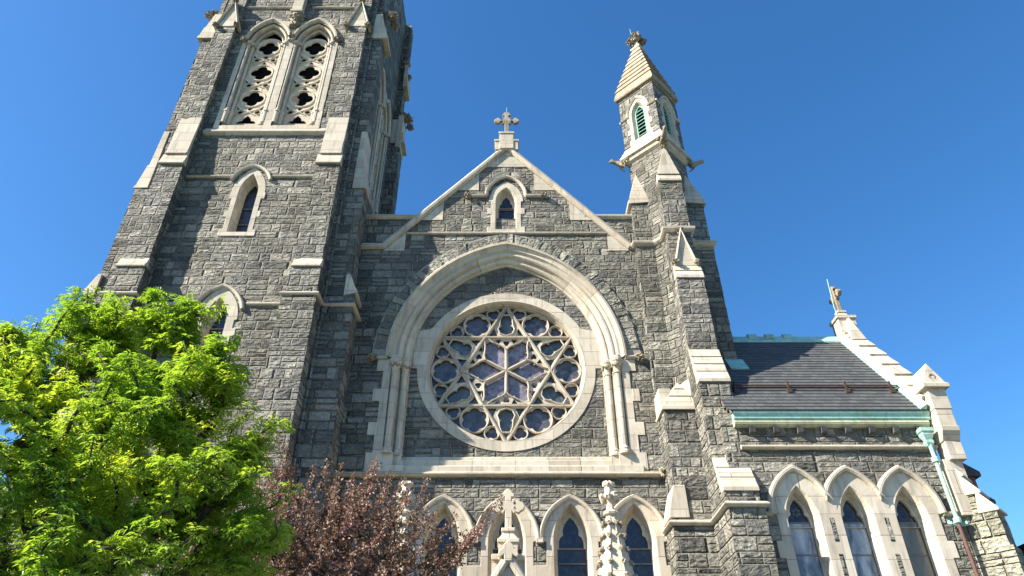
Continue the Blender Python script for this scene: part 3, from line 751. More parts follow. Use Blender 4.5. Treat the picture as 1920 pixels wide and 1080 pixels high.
def cap_slope(m, x0, x1, yb, steps):
    """weathering on a front buttress: steps = list of (y_front, z) from the lip upwards; back at yb"""
    pts = list(steps) + [(steps[-1][0] + 0.07, steps[-1][1]), (min(yb, steps[0][0] + 0.30), steps[0][1])]
    m.loft([[(X0, y, z) for y, z in pts] for X0 in (x0, x1)])
def tower_front_buttress(sx):
    """sx=-1 right hand, +1 left hand (mirrored about the tower axis)"""
    f = (lambda x: x) if sx < 0 else (lambda x: 2 * TX - x)
    def X(a, b): a, b = f(a), f(b); return min(a, b), max(a, b)
    m = MB()
    m.box(*X(-8.62, -7.30), 22.08, TF + .1, 0, 16.9, ST); m.box(*X(-8.56, -7.36), 22.2, TF + .1, 16.9, 18.25, ST)
    m.box(*X(-8.50, -7.42), 22.3, TF + .1, 18.3, 24.0, ST); m.box(*X(-8.47, -7.45), 22.53, TF + .1, 24.0, 26.9, ST); m.box(*X(-8.42, -7.50), 22.5, TF + .1, 26.9, 34.4, ST)
    m.box(*X(-8.42, -7.50), 22.66, TF + .1, 34.4, TTOP, ST)
    b = part(m, "tower_buttress", GRAN, jit=0.022)
    m = MB()
    cap_slope(m, *X(-8.54, -7.38), TF, [(22.14, 18.22), (22.14, 18.32), (22.20, 18.38), (22.31, 18.72)])
    cap_slope(m, *X(-8.52, -7.40), TF, [(22.2, 23.95), (22.2, 24.06), (22.24, 24.10), (22.36, 24.62)])
    cap_slope(m, *X(-8.44, -7.48), TF, [(22.28, 24.62), (22.28, 24.70), (22.34, 24.74), (22.49, 27.2)])
    part(m, "weathering_cap", LIME, b, bevel=0.012)
    m = MB()
    a, c = X(-8.42, -7.50); mid = (a + c) / 2
    m.plate(front(22.5), [(a - 0.02, 34.3), (c + 0.02, 34.3), (mid, 36.2)], [], 0.02, -0.34)
    m.sweep(front(22.5), [(a - 0.1, 34.2), (mid, 36.35), (c + 0.1, 34.2)], [(-0.02, -0.36), (-0.02, 0.08), (0.06, 0.14), (0.13, 0.06), (0.13, -0.36)])
    gb = part(m, "gablet", LIME, b, bevel=0.01)
    for cx, cz, r in ((a - 0.1, 34.3, 0.14), (c + 0.1, 34.3, 0.14), (mid, 36.55, 0.16)): carved("crocket", (cx, 22.4, cz), r, gb)
    return b
for s_ in (-1, 1): tower_front_buttress(s_)
def tower_side_buttress(xd, y0, y1, z_base=0):
    """xd=+1 on the right side of the tower"""
    f = (lambda x: x) if xd > 0 else (lambda x: 2 * TX - x)
    def X(a, b): a, b = f(a), f(b); return min(a, b), max(a, b)
    m = MB()
    m.box(*X(-7.4, -6.08), y0 - 0.05, y1 + 0.05, 0, 17.55, ST); m.box(*X(-7.4, -6.36), y0, y1, 17.55, 23.3, ST)
    m.box(*X(-7.4, -6.66), y0, y1, 23.3, 33.9, ST); m.box(*X(-7.4, -6.9), y0 + 0.05, y1 - 0.05, 33.9, TTOP, ST)
    b = part(m, "tower_buttress", GRAN, jit=0.022)
    m = MB()
    def xcap(pts, yy0, yy1):
        m.loft([[(f(x), y, z) for x, z in pts] for y in (yy0, yy1)])
    xcap([(-6.9, 23.1), (-6.27, 23.1), (-6.27, 23.22), (-6.33, 23.28), (-6.5, 24.5), (-6.56, 24.5), (-6.64, 26.7), (-6.9, 26.7)], y0 - 0.04, y1 + 0.04)
    xcap([(-7.3, 33.8), (-6.38, 33.8), (-6.38, 33.95), (-6.45, 34.05), (-6.55, 34.7), (-6.6, 34.72), (-6.85, 35.9), (-7.3, 35.9)], y0 - 0.10, y1 + 0.06)
    xcap([(-6.5, 17.3), (-6.0, 17.45), (-6.0, 17.6), (-6.07, 17.66), (-6.34, 18.35), (-6.5, 18.35)], y0 - 0.09, y1 + 0.09)
    part(m, "weathering_cap", LIME, b, bevel=0.012)
    for cx, cy, cz, r in ((-6.5, y0 + 0.5, 36.6, 0.28), (-6.35, y0 + 0.2, 36.2, 0.2), (-6.35, y1 - .1, 36.3, 0.2)):
        carved("crocket", (f(cx), cy, cz), r, b, mat=DKSTONE)
    return b
tower_side_buttress(1, 22.95, 24.0); tower_side_buttress(-1, 22.95, 24.0)
rb = tower_side_buttress(1, 30.4, 31.4); tower_side_buttress(-1, 30.4, 31.4)
carved("crocket", (-6.72, 30.5, 36.5), 0.22, rb, mat=DKSTONE); carved("crocket", (-6.95, 30.5, 41.6), 0.26, rb, mat=DKSTONE); carved("crocket", (-6.7, 30.5, 40.2), 0.2, rb, mat=DKSTONE)
m = MB(); m.box(-6.95, -6.62, 30.25, 31.45, 33.4, 36.3); m.loft([[(-6.95, 30.2, 39.0), (-6.62, 30.2, 39.0), (-6.62, 31.5, 39.0), (-6.95, 31.5, 39.0)], [(-6.95, 30.2, 39.2), (-6.62, 30.2, 39.2), (-6.62, 31.5, 39.2), (-6.95, 31.5, 39.2)], [(-6.95, 30.2, 41.2), (-6.75, 30.2, 41.2), (-6.75, 31.5, 41.2), (-6.95, 31.5, 41.2)]]); part(m, "limestone_pier", LIME, rb, bevel=0.02)
# thin roll in the corner between the buttresses
m = MB()
for x in (XR + 0.06, XL - 0.06): m.tube([(x, TF + 0.04, 0), (x, TF + 0.04, TTOP)], 0.07, 8)
part(m, "corner_roll", GRAN)
# strings of the tower
m = MB()
pl = [(TX - 5.4, 24.3), (TX - 5.36, 22.9), (TX - 4.15, 22.9), (TX - 4.12, 22.1), (TX - 2.8, 22.1), (TX - 2.8, TF), (-12.35, TF)]
pr = [(2 * TX - x, y) for x, y in pl]; pr[-1] = (-10.2, TF)
for p in (pl, list(reversed(pr))): m.hsweep(p, 16.86, STR(0.10, 0.17))
for a, b in ((TX - 2.9, -12.28), (-10.52, TX + 2.9)): m.hsweep([(a, TF), (b, TF)], 23.7, STR(0.10, 0.16))
m.hsweep([(TX - 2.95, TF), (-11.75, TF)], 36.45, STR(0.1, 0.15)); m.hsweep([(-10.75, TF), (TX + 2.95, TF)], 36.45, STR(0.1, 0.15))
m.hsweep([(TX - 2.95, TF), (TX + 2.95, TF)], 41.0, STR(0.1, 0.15))
part(m, "string_course", LIME)
# lancets of the tower
window(W1, -11.40, 0.42, 20.52, 22.75, 1.12, 0.74, 0.14, hood=arch(-11.40, 0.88, 23.2, 1.12, 12)[2:-2], deep=0.5, gw=0.30, bars=(21.3, 22.2), cusp=False, label="middle lancet of the tower under the belfry, with a hood mould")
window(W1, -11.28, 0.44, 13.4, 16.15, 1.02, 0.86, 0.14, hood=arch(-11.28, 1.0, 16.3, 1.42, 12)[2:-2], deep=0.5, gw=0.33, bars=(15.3,), cusp=True, label="low lancet of the tower half hidden by the green tree")
# belfry windows
def belfry(fr, cx0, half, depth_sign=1, detail=True):
    """pair of tall traceried openings; cx0 axis in the plane fr"""
    panel = [(cx0 - 2.5 * half, 26.6), (cx0 - 2.5 * half, 33.5)] + arch(cx0 - 1.22 * half, 1.2 * half, 33.5, 1.9, 8)[1:-1] + [(cx0 - 0.05, 34.9), (cx0 + 0.05, 34.9)] + arch(cx0 + 1.22 * half, 1.2 * half, 33.5, 1.9, 8)[1:-1] + [(cx0 + 2.5 * half, 33.5), (cx0 + 2.5 * half, 26.6)]
    panel = [(cx0 - 2.5 * half, 26.6), (cx0 - 2.5 * half, 33.5)] + [p for p in arch(cx0 - 1.22 * half, 1.2 * half, 33.5, 1.9, 8)[1:-1] if p[0] <= cx0 - 1.22 * half + 0.3] + [(cx0 - 0.4 * half, 35.2), (cx0 + 0.4 * half, 35.2)] + [p for p in arch(cx0 + 1.22 * half, 1.2 * half, 33.5, 1.9, 8)[1:-1] if p[0] >= cx0 + 1.22 * half - 0.3] + [(cx0 + 2.5 * half, 33.5), (cx0 + 2.5 * half, 26.6)]
    for q in (-1, 1):
        c = cx0 + q * 1.22 * half
        m = MB()
        if q < 0:
            m.plate(fr, panel, [lancet(cx0 + e * 1.22 * half, 1.04 * half, 27.0, 33.5, 1.62) for e in (-1, 1)], 0.03, -0.12)
        # stepped jambs and arch orders
        PR = [(1.04, 0.03), (1.04, -0.14), (0.87, -0.15), (0.87, -0.28), (0.70, -0.29), (0.70, -0.48)]
        Z0 = 27.0
        for (a, da), (b, db) in zip(PR, PR[1:]):
            A = lancet(c, a * half, Z0, 33.5, 1.62 - (1.04 - a) * 1.0); B = lancet(c, b * half, Z0, 33.5, 1.62 - (1.04 - b) * 1.0)
            for i in range(len(A) - 1): m.face([fr.P(*A[i], da), fr.P(*B[i], db), fr.P(*B[i + 1], db), fr.P(*A[i + 1], da)])
        # sloping sill steps
        for i in range(4): 
            z = 26.98 + 0.14 * i; d = 0.02 - 0.15 * i; w = (1.02 - 0.10 * i) * half + 0.02
            m.loft([[fr.P(c - w, z - 0.3, d), fr.P(c + w, z - 0.3, d), fr.P(c + w, z - 0.3, -0.7), fr.P(c - w, z - 0.3, -0.7)], [fr.P(c - w, z + 0.08, d - 0.02), fr.P(c + w, z + 0.08, d - 0.02), fr.P(c + w, z + 0.18, -0.7), fr.P(c - w, z + 0.18, -0.7)]])
        o = part(m, "belfry_window", LIME)
        m = MB()
        m.sweep(fr, arch(c, 1.14 * half, 33.45, 1.85, 12), [(-0.08, 0.03), (-0.08, 0.10), (-0.02, 0.17), (0.06, 0.17), (0.10, 0.08), (0.10, 0.0)])
        m.sweep(fr, arch(c, 0.92 * half, 33.5, 1.5, 12), [(-0.06, -0.16), (-0.06, -0.08), (0, -0.02), (0.06, -0.04), (0.08, -0.16)])
        m.sweep(fr, arch(c, 0.72 * half, 33.5, 1.28, 12), [(-0.05, -0.36), (-0.05, -0.28), (0, -0.22), (0.06, -0.26), (0.08, -0.36)])
        part(m, "arch_mould", LIME, o)
        for e in (-1, 1):
            for a, d, r in ((0.96, -0.06, 0.075), (0.79, -0.22, 0.075)):
                p = fr.P(c + e * a * half, 0, d); m = MB()
                m.lathe((p.x, p.y), [(r * 1.6, 27.3), (r * 1.6, 28.0), (r * 2.0, 28.04), (r * 1.9, 28.12), (r * 1.3, 28.2), (r * 1.4, 28.26), (r, 28.32), (r, 32.95), (r * 1.3, 32.98), (r * 1.1, 33.05), (r * 1.5, 33.3), (r * 1.9, 33.36), (r * 2, 33.44), (r * 1.7, 33.52)], 10)
                sh = part(m, "shaft", LIME, o); 
                m = MB()
                for k in range(5): m.blob((p.x + 0.13 * cos(pi + pi * k / 4), p.y + 0.13 * sin(pi + pi * k / 4), 33.22 + .05 * (k % 2)), 0.055, 1, 0.4)
                part(m, "capital_carving", CARV, o)
        # tracery: three quatrefoils between crossing ribs
        m = MB(); w = 0.71 * half; hs = []; hk = half
        zq = (33.3, 31.3, 29.3)
        for z in zq: hs.append(foil(c, z, 0.53 * hk, 4, 0, 0.54, 9))
        for za in (32.3, 30.3, 28.3):
            for e in (-1, 1):
                hs.append(circ(c + e * 0.42 * hk, za, 0.13, 14))
                for t in (-1, 1):
                    if not (za < 28.5 and t < 0): hs.append([(c + e * 0.60 * hk, za + t * 0.17), (c + e * 0.67 * hk, za + t * 0.42), (c + e * 0.49 * hk, za + t * 0.25)])
            for t in (-1, 1):
                if not (za < 28.5 and t < 0): hs.append([(c - 0.17 * hk, za + t * 0.31), (c, za + t * 0.12), (c + 0.17 * hk, za + t * 0.31), (c, za + t * 0.36)])
        hs.append([(c + x * hk, z) for x, z in ((-0.47, 27.5), (-0.45, 27.62), (-0.32, 27.72), (-0.22, 27.72), (-0.2, 27.85), (-0.1, 27.98), (0, 28.08), (0.1, 27.98), (0.2, 27.85), (0.22, 27.72), (0.32, 27.72), (0.45, 27.62), (0.47, 27.5))])
        m.plate(fr, [(c - w - 0.02, 27.3), (c + w + 0.02, 27.3), (c + w + 0.02, 33.45)] + arc_pts(c, 33.45, w, 0.1, pi - 0.1, 10) + [(c - w - 0.02, 33.45)], hs, -0.31, -0.355, back=True)
        rb_ = [(0.055, -0.31), (0.055, -0.295), (0.018, -0.265), (-0.018, -0.265), (-0.055, -0.295), (-0.055, -0.31)]
        for z in zq: m.sweep(fr, circ(c, z, 0.60 * hk, 28), [(p * 0.75, d) for p, d in rb_], closed=True)
        for za in (32.3, 30.3, 28.3):
            for e in (-1, 1): m.sweep(fr, [(c - e * 0.70 * hk, za - 0.5), (c - e * 0.45 * hk, za - 0.25), (c, za), (c + e * 0.45 * hk, za + 0.25), (c + e * 0.70 * hk, za + 0.5)], [(p * 0.7, d) for p, d in rb_])
            for e in (-1, 1): m.sweep(fr, circ(c + e * 0.42 * hk, za, 0.155, 14), [(p * 0.5, d) for p, d in rb_], closed=True)
        part(m, "tracery", LIMEW, o)
belfry(W1, TX, 1.0)
belfry(WR, YC, 0.94)
m = MB(); m.hsweep([(TX - 2.85, TF), (TX + 2.85, TF)], 26.5, [(-0.04, -0.16), (0.06, -0.12), (0.16, -0.04), (0.16, 0.08), (0.10, 0.12), (-0.04, 0.42)])
m.hsweep([(XR, TF + 1.2), (XR, 30.4)], 26.5, [(-0.04, -0.16), (0.06, -0.12), (0.16, -0.04), (0.16, 0.08), (0.10, 0.12), (-0.04, 0.42)])
part(m, "belfry_sill", LIME, bevel=0.01)
m = MB(); m.box(TX - 0.27, TX + 0.27, 22.5, TF + .1, 35.75, TTOP - 1); m.box(TX - 0.33, TX + 0.33, 22.44, TF + .1, 35.62, 35.78); pi_ = part(m, "pilaster", LIME, bevel=0.015)
m = MB(); m.blob((TX, 22.68, 35.3), 0.33, 3, 0.4, 9, (1, .7, 1.1)); m.blob((TX, 22.72, 34.75), 0.25, 3, 0.45, 8, (1, .7, 1)); part(m, "carved_corbel", CARV, pi_)
carved("carved_stop", (TX, 22.74, 33.75), 0.17, church); carved("carved_stop", (TX - 2.44, 22.74, 33.5), 0.15, church); carved("carved_stop", (TX + 2.44, 22.74, 33.5), 0.15, church)

# ------------------------------------------------------------------ corner turret
CX, CY = 7.13, 24.2
def dia(h, z=None, cx=CX, cy=CY):
    P = [(cx, cy - h), (cx + h, cy), (cx, cy + h), (cx - h, cy)]
    return P if z is None else [(x, y, z) for x, y in P]
m = MB(); m.vprism(dia(1.36), 0, 26.0, ST); part(m, "turret_shaft", GRAN, jit=0.022)
# belfry stage: four walls with pointed louvred openings
TH_ = 1.45; fw = TH_ * sqrt(2) / 2
faces_t = []
for k, (nx, ny) in enumerate(((-1, -1), (1, -1), (1, 1), (-1, 1))):
    N = Vector((nx, ny, 0)).normalized(); U = Vector((0, 0, 1)).cross(N); faces_t.append(FR(Vector((CX, CY, 0)) + N * fw, U, N))
m = MB()
for f in faces_t: m.plate(f, [(-fw, 26.3), (fw, 26.3), (fw, 30.5), (-fw, 30.5)], [lancet(0, 0.46, 27.0, 28.75, 0.85)], 0, -0.2, grid=ST)
part(m, "turret_wall", GRAN, jit=0.015)
m = MB(); m.vprism(dia(1.05), 26.2, 30.3); part(m, "turret_core", DARK)  # dark box standing in for the shade behind the louvres
for k, f in enumerate(faces_t):
    hood = [(-fw - 0.02, 28.72), (-0.60, 28.72)] + arch(0, 0.60, 28.78, 0.98, 10) + [(0.60, 28.72), (fw + 0.02, 28.72)]
    m = MB(); zb, zs = 26.75, 28.75
    q = [(-0.66, 26.5), (-0.66, 27.1), (-0.56, 27.1), (-0.56, 27.5), (-0.70, 27.5), (-0.70, 27.85), (-0.56, 27.85), (-0.56, 28.3), (-0.66, 28.3), (-0.66, 28.7)]
    m.plate(f, q + arch(0, 0.56, 28.72, 0.95, 10) + [(-x, z) for x, z in reversed(q)], [lancet(0, 0.38, 26.95, 28.7, 0.72)], 0.02, -0.06)
    r1 = lancet(0, 0.38, 26.95, 28.7, 0.72); r2 = lancet(0, 0.27, 26.98, 28.7, 0.55)
    for i in range(len(r1)):
        j = (i + 1) % len(r1); m.face([f.P(*r1[i], 0.018), f.P(*r2[i], -0.2), f.P(*r2[j], -0.2), f.P(*r1[j], 0.018)])
    o = part(m, "louvred_window", LIME, bevel=0.008)
    m = MB(); m.sweep(f, hood, [(-0.06, 0), (-0.06, 0.06), (0, 0.11), (0.07, 0.06), (0.07, 0)]); part(m, "hood_mould", LIME, o)
    m = MB()
    for i in range(9):
        z = 27.02 + i * 0.235; w = 0.27 if z < 28.6 else max(0.08, 0.27 * (1 - (z - 28.6) / 0.75))
        m.loft([[f.P(-w, z, -0.16), f.P(w, z, -0.16), f.P(w, z + 0.17, -0.30), f.P(-w, z + 0.17, -0.30)], [f.P(-w, z + 0.03, -0.15), f.P(w, z + 0.03, -0.15), f.P(w, z + 0.2, -0.29), f.P(-w, z + 0.2, -0.29)]])
    part(m, "louvre", LOUV, o)
    m = MB(); m.sweep(f, lancet(0, 0.27, 26.98, 28.7, 0.55), [(0.0, -0.3), (0.0, -0.14), (-0.04, -0.14), (-0.04, -0.3)], closed=True); part(m, "louvre_frame", LOUV, o)
m = MB()     # base cornice of the belfry stage
m.loft([dia(1.36, 25.75), dia(1.55, 25.85), dia(1.60, 25.95), dia(1.60, 26.0), dia(1.76, 26.06), dia(1.76, 26.18), dia(1.68, 26.26), dia(1.62, 26.42), dia(1.56, 26.46), dia(1.50, 26.66), dia(1.40, 26.7)])
part(m, "turret_cornice", LIME, bevel=0.01)
m = MB(); n = 9; z0, z1, h0, h1 = 30.4, 34.45, 1.66, 0.30
rings = [dia(1.45, 30.25), dia(1.62, 30.3), dia(h0, 30.36), dia(h0, 30.5)]
for k in range(n):
    a = h0 + (h1 - h0) * (k + 0.92) / n; zb_ = 30.5 + (34.45 - 30.5) * (k + 1) / n
    rings.append(dia(a, zb_))
    if k < n - 1: rings.append(dia(a + 0.065, zb_ + 0.012)); rings.append(dia(a + 0.06, zb_ + 0.06))
m.loft(rings); sp = part(m, "spirelet", mat_lime("tan_limestone", (0.70, 0.65, 0.59), 1.4))
m = MB(); m.loft([dia(0.3, 34.4), dia(0.42, 34.5), dia(0.42, 34.62), dia(0.26, 34.72), dia(0.17, 34.8), dia(0.15, 35.2), dia(0.22, 35.25), dia(0.1, 35.9)]); fn = part(m, "finial", LIME, sp)
for dx, dy, dz, r in ((-0.32, 0, 35.35, 0.19), (0.32, 0, 35.35, 0.19), (0, -0.3, 35.35, 0.19), (0, 0.3, 35.35, 0.19), (0, 0, 35.8, 0.24)): carved("finial_leaf", (CX + dx, CY + dy, dz), r, fn)
m = MB(); m.tube([(CX - .2, CY, 35.2), (CX - .25, CY, 36.5)], 0.012, 6); part(m, "lightning_rod", COP, fn)
def gargoyle(base, direction):
    """crouching beast leaning out of the cornice corner, one skinned body"""
    d = Vector(direction).normalized(); s = Vector((-d.y, d.x, 0)); u = Vector((0, 0, 1)); B = Vector(base)
    K_ = 0.85; J = [(0, 0, -0.1, .17), (.25, 0, -.05, .17), (.48, 0, .05, .14), (.66, 0, .13, .10), (.80, 0, .16, .12), (.95, 0, .11, .06),
         (.30, .16, -.22, .06), (.05, .2, -.42, .05), (.30, -.16, -.22, .06), (.05, -.2, -.42, .05), (.1, .2, .1, .06), (-.15, .3, .2, .04), (.1, -.2, .1, .06), (-.15, -.3, .2, .04), (.76, .09, .27, .03), (.76, -.09, .27, .03)]
    E = [(0, 1), (1, 2), (2, 3), (3, 4), (4, 5), (1, 6), (6, 7), (1, 8), (8, 9), (0, 10), (10, 11), (0, 12), (12, 13), (4, 14), (4, 15)]
    me = bpy.data.meshes.new("gargoyle"); me.from_pydata([B + (d * a + s * b + u * c) * K_ for a, b, c, r in J], E, [])
    o = bpy.data.objects.new("gargoyle", me); COL.objects.link(o); o.parent = church; o.location = -ROOT_LOC
    sk = o.modifiers.new("skin", 'SKIN'); sk.use_smooth_shade = True; 
    for v, j in zip(me.skin_vertices[0].data, J): v.radius = (j[3] * K_, j[3] * K_); 
    me.skin_vertices[0].data[0].use_root = True
    ss = o.modifiers.new("sub", 'SUBSURF'); ss.levels = 2; ss.render_levels = 2
    me.materials.append(CARV); return o
for (dx, dy) in ((-1, 0), (1, 0), (0, -1)): gargoyle((CX + dx * 1.5, CY + dy * 1.5, 25.85), (dx, dy, 0))

# turret buttresses
m = MB(); HB = 0.53
m.box(CX - HB - .02, CX + HB + .02, 21.0, 23.2, 0, 8.5, ST); m.box(CX - HB, CX + HB, 21.2, 23.2, 8.5, 9.0, ST); m.box(CX - HB, CX + HB, 21.78, 23.2, 9.0, 13.05, ST)
m.box(CX - HB, CX + HB, 22.36, 23.2, 13.05, 17.9, ST); m.box(CX - HB + .02, CX + HB - .02, 22.74, 23.4, 17.9, 23.5, ST)
fbt = part(m, "turret_buttress", GRANL if False else GRAN, jit=0.022)
m = MB()
def stepcap(m, x0, x1, y0, y1, z0, z1, n, yb, lip=0.05):
    st = [(y0 - lip, z0 - 0.02), (y0 - lip, z0 + 0.10)]
    for k in range(n):
        ya = y0 + (y1 - y0) * k / n; yb_ = y0 + (y1 - y0) * (k + 0.9) / n; za = z0 + 0.1 + (z1 - z0 - 0.1) * k / n; zb_ = z0 + 0.1 + (z1 - z0 - 0.1) * (k + 1) / n
        st += [(ya - (lip if k == 0 else 0.0), za), (yb_, zb_ - 0.02)]
        if k < n - 1: st.append((y0 + (y1 - y0) * (k + 1) / n - 0.05, zb_ - 0.01))
    q = [st[0]]
    for p in st[1:]:
        if hypot(p[0] - q[-1][0], p[1] - q[-1][1]) > 0.004: q.append(p)
    pts = q + [(q[-1][0] + 0.06, q[-1][1]), (q[0][0] + 0.30, q[0][1])]
    m.loft([[(X0, y, z) for y, z in pts] for X0 in (x0, x1)])
    core = [(yb, z0 - 0.1), (y0 + 0.16, z0 - 0.1), (y1 + 0.04, z1), (yb, z1)]
    cs = MB(); cs.loft([[(X0, y, z) for y, z in core] for X0 in (x0 + 0.03, x1 - 0.03)]); part(cs, "cap_backing", GRAN, fbt)
stepcap(m, CX - HB - .025, CX + HB + .025, 21.2, 21.76, 8.92, 10.2, 3, 23.0)
stepcap(m, CX - HB - .025, CX + HB + .025, 21.78, 22.33, 12.95, 14.55, 4, 23.0)
stepcap(m, CX - HB - .025, CX + HB + .025, 22.36, 22.5, 17.8, 18.5, 2, 23.0)
stepcap(m, CX - HB, CX + HB, 22.72, 22.76, 23.35, 23.75, 1, 23.2)
part(m, "weathering_cap", LIME, fbt, bevel=0.012)
def gablet_cap(m, cx, hw, yf, zb, zt, yt):
    """tall pointed cap: gabled front sloping back, with side slopes"""
    P = [(cx - hw, yf, zb), (cx + hw, yf, zb), (cx + hw, yt + 0.3, zb), (cx - hw, yt + 0.3, zb)]
    T = [(cx - 0.05, yt - 0.02, zt), (cx + 0.05, yt - 0.02, zt), (cx + 0.05, yt + 0.3, zt), (cx - 0.05, yt + 0.3, zt)]
    n = 5; rr = []
    for k in range(n + 1):
        t = k / n; rr.append([tuple(Vector(a).lerp(Vector(b), t)) for a, b in zip(P, T)])
        if 0 < k < n: 
            c = Vector((cx, yt + 0.2, 0)); rr.append([(cx + (x - cx) * 1.05, y - 0.02 if y < yt + .2 else y, z + 0.012) for x, y, z in rr[-1]])
    m.loft(rr)
m = MB()
for hw, yf, yb_, zb, zt in ((HB - 0.06, 22.5, 23.1, 18.5, 20.32), (HB - 0.05, 22.70, 23.2, 23.75, 25.5)):
    n = 5; L = []
    for k in range(n):
        t0, t1 = k / n, (k + 1) / n
        L += [(-hw * (1 - t0) - 0.02, zb + (zt - zb) * t0), (-hw * (1 - t1) - 0.02, zb + (zt - zb) * t1 - 0.03)]
        if k < n - 1: L += [(-hw * (1 - t1) - 0.045, zb + (zt - zb) * t1 - 0.02)]
    L[-1] = (0, zt)
    P = [(CX + x, z) for x, z in L] + [(CX - x, z) for x, z in reversed(L[:-1])]
    m.plate(front(yf), P, [], 0.0, yf - yb_)
gb = part(m, "gablet", LIME, fbt, bevel=0.01)
for cx, cy, cz, r in ((CX - 0.42, 22.4, 18.62, 0.11), (CX + 0.42, 22.4, 18.62, 0.11), (CX, 22.62, 20.42, 0.13), (CX, 22.76, 25.6, 0.11)): carved("crocket", (cx, cy, cz), r, gb)
m = MB(); m.sweep(front(22.5), [(CX - 0.44, 18.5), (CX, 20.34), (CX + 0.44, 18.5)], [(-0.05, -0.02), (-0.05, 0.05), (0, 0.09), (0.05, 0.05), (0.05, -0.02)])
part(m, "gablet_rib", LIME, fbt)
for e in (-1, 1):         # side buttresses of the turret
    X = lambda v: CX + e * v
    B_ = lambda m, a, b, *r: m.box(min(X(a), X(b)), max(X(a), X(b)), *r)
    m = MB(); B_(m, 0.5, 1.66, 23.7, 24.7, 0, 20.5, ST); B_(m, 0.5, 1.60, 23.72, 24.68, 20.5, 23.2, ST)
    sb = part(m, "turret_buttress", GRAN, jit=0.022)
    m = MB()
    rr = []
    for k in range(5):
        t = k / 4; o_ = 1.64 - 0.55 * t; z = 23.2 + 1.95 * t; ya, yb = 23.68 + 0.35 * t, 24.72 - 0.35 * t
        for zz, oo in ((z, o_ + 0.03), (z + 0.03, o_ + 0.03), (z + 0.04, o_)) if k < 4 else ((z, o_),):
            q = [(X(0.7), ya, zz), (X(oo), ya, zz), (X(oo), yb, zz), (X(0.7), yb, zz)]
            rr.append(q if e > 0 else [q[1], q[0], q[3], q[2]])
    m.loft(rr)
    pts = [(0.6, 22.95), (1.74, 22.85), (1.74, 23.0), (1.66, 23.08), (1.62, 23.22), (0.6, 23.22)]
    m.loft([[(X(a), y, z) for a, z in pts] for y in (23.66, 24.74)])
    part(m, "weathering_cap", LIME, sb, bevel=0.01)
# string course round the turret
m = MB()
m.hsweep([(5.42, 24.0), (5.47, 23.7), (6.27, 23.7), (6.60, 23.37), (6.60, 22.74), (7.66, 22.74), (7.66, 23.37), (7.99, 23.7), (8.79, 23.7), (8.79, 24.7)], 20.55, [(-0.05, -0.16), (0.07, -0.1), (0.15, -0.02), (0.15, 0.08), (0.02, 0.16), (-0.06, 0.24)])
m.hsweep([(5.2, 24.0), (5.27, 24.0), (5.27, 22.86), (6.58, 22.86), (6.58, 21.0), (7.68, 21.0), (7.68, 21.6)], 8.42, STR(0.13, 0.2))
part(m, "string_course", LIME, bevel=0.008)
# low block filling the corner between the nave and the turret buttress
m = MB(); m.box(5.27, 6.7, 22.86, 24.2, 0, 8.5, ST); m.box(5.5, 6.7, 22.86, 24.2, 8.5, 12.5, ST); lb = part(m, "corner_block", GRAN, jit=0.022)
m = MB()
m.loft([[(5.20, 22.80, 8.58), (5.86, 22.80, 8.58), (5.86, 23.9, 8.58), (5.20, 23.9, 8.58)], [(5.20, 22.80, 8.72), (5.86, 22.80, 8.72), (5.86, 23.9, 8.72), (5.20, 23.9, 8.72)], [(5.46, 22.80, 9.65), (5.84, 22.80, 9.65), (5.84, 23.9, 9.65), (5.46, 23.9, 9.65)]])
m.loft([[(5.42, 22.78, 12.38), (6.72, 22.78, 12.38), (6.72, 24.0, 12.38), (5.42, 24.0, 12.38)], [(5.42, 22.78, 12.52), (6.72, 22.78, 12.52), (6.72, 24.0, 12.52), (5.42, 24.0, 12.52)], [(5.52, 22.86, 12.56), (6.7, 22.86, 12.56), (6.7, 24.0, 12.56), (5.5, 24.0, 12.56)],
        [(5.72, 22.95, 12.95), (6.6, 22.95, 12.95), (6.7, 24.0, 12.95), (5.6, 24.0, 12.95)], [(5.75, 22.92, 12.97), (6.6, 22.92, 12.97), (6.7, 24.0, 12.97), (5.6, 24.0, 12.97)],
        [(6.0, 23.06, 13.3), (6.4, 23.06, 13.3), (6.6, 24.0, 13.3), (5.8, 24.0, 13.3)], [(6.03, 23.04, 13.32), (6.38, 23.04, 13.32), (6.6, 24.0, 13.32), (5.8, 24.0, 13.32)], [(6.2, 23.2, 13.62), (6.25, 23.2, 13.62), (6.4, 24.0, 13.62), (6.1, 24.0, 13.62)]])
m.box(5.46, 5.9, 23.1, 24.0, 12.5, 13.35)
m.loft([[(5.9, 23.3, 12.5), (6.66, 22.92, 12.5), (6.66, 23.8, 12.5), (5.9, 24, 12.5)], [(5.9, 23.6, 13.35), (6.6, 23.0, 13.7), (6.6, 23.8, 13.7), (5.9, 24, 13.35)]])
part(m, "weathering_cap", LIME, lb, bevel=0.012)

# ------------------------------------------------------------------ side wing
WY = 21.55; W2 = front(WY); WX0, WX1 = 7.0, 13.75
WC = (8.98, 10.645, 12.31)
m = MB(); m.plate(W2, [(WX0, 0), (WX1, 0), (WX1, 11.75), (WX0, 11.75)], [lancet(c, 0.5, 4.6, 8.15, 1.05) for c in WC], 0, -0.4, grid=ST); part(m, "wing_wall", GRAN, jit=0.022)
m = MB(); f = FR((WX1, 0, 0), (0, 1, 0), (1, 0, 0)); m.plate(f, [(WY, 0), (28.6, 0), (28.6, 11.6), (25.05, 16.6), (WY, 11.75)], [], 0, -0.3, grid=0.3); part(m, "wing_gable_wall", GRAN, jit=0.02)
m = MB(); m.box(7.5, 13.4, 22.6, 28.5, 0, 11.5); part(m, "wing_core", DARK)
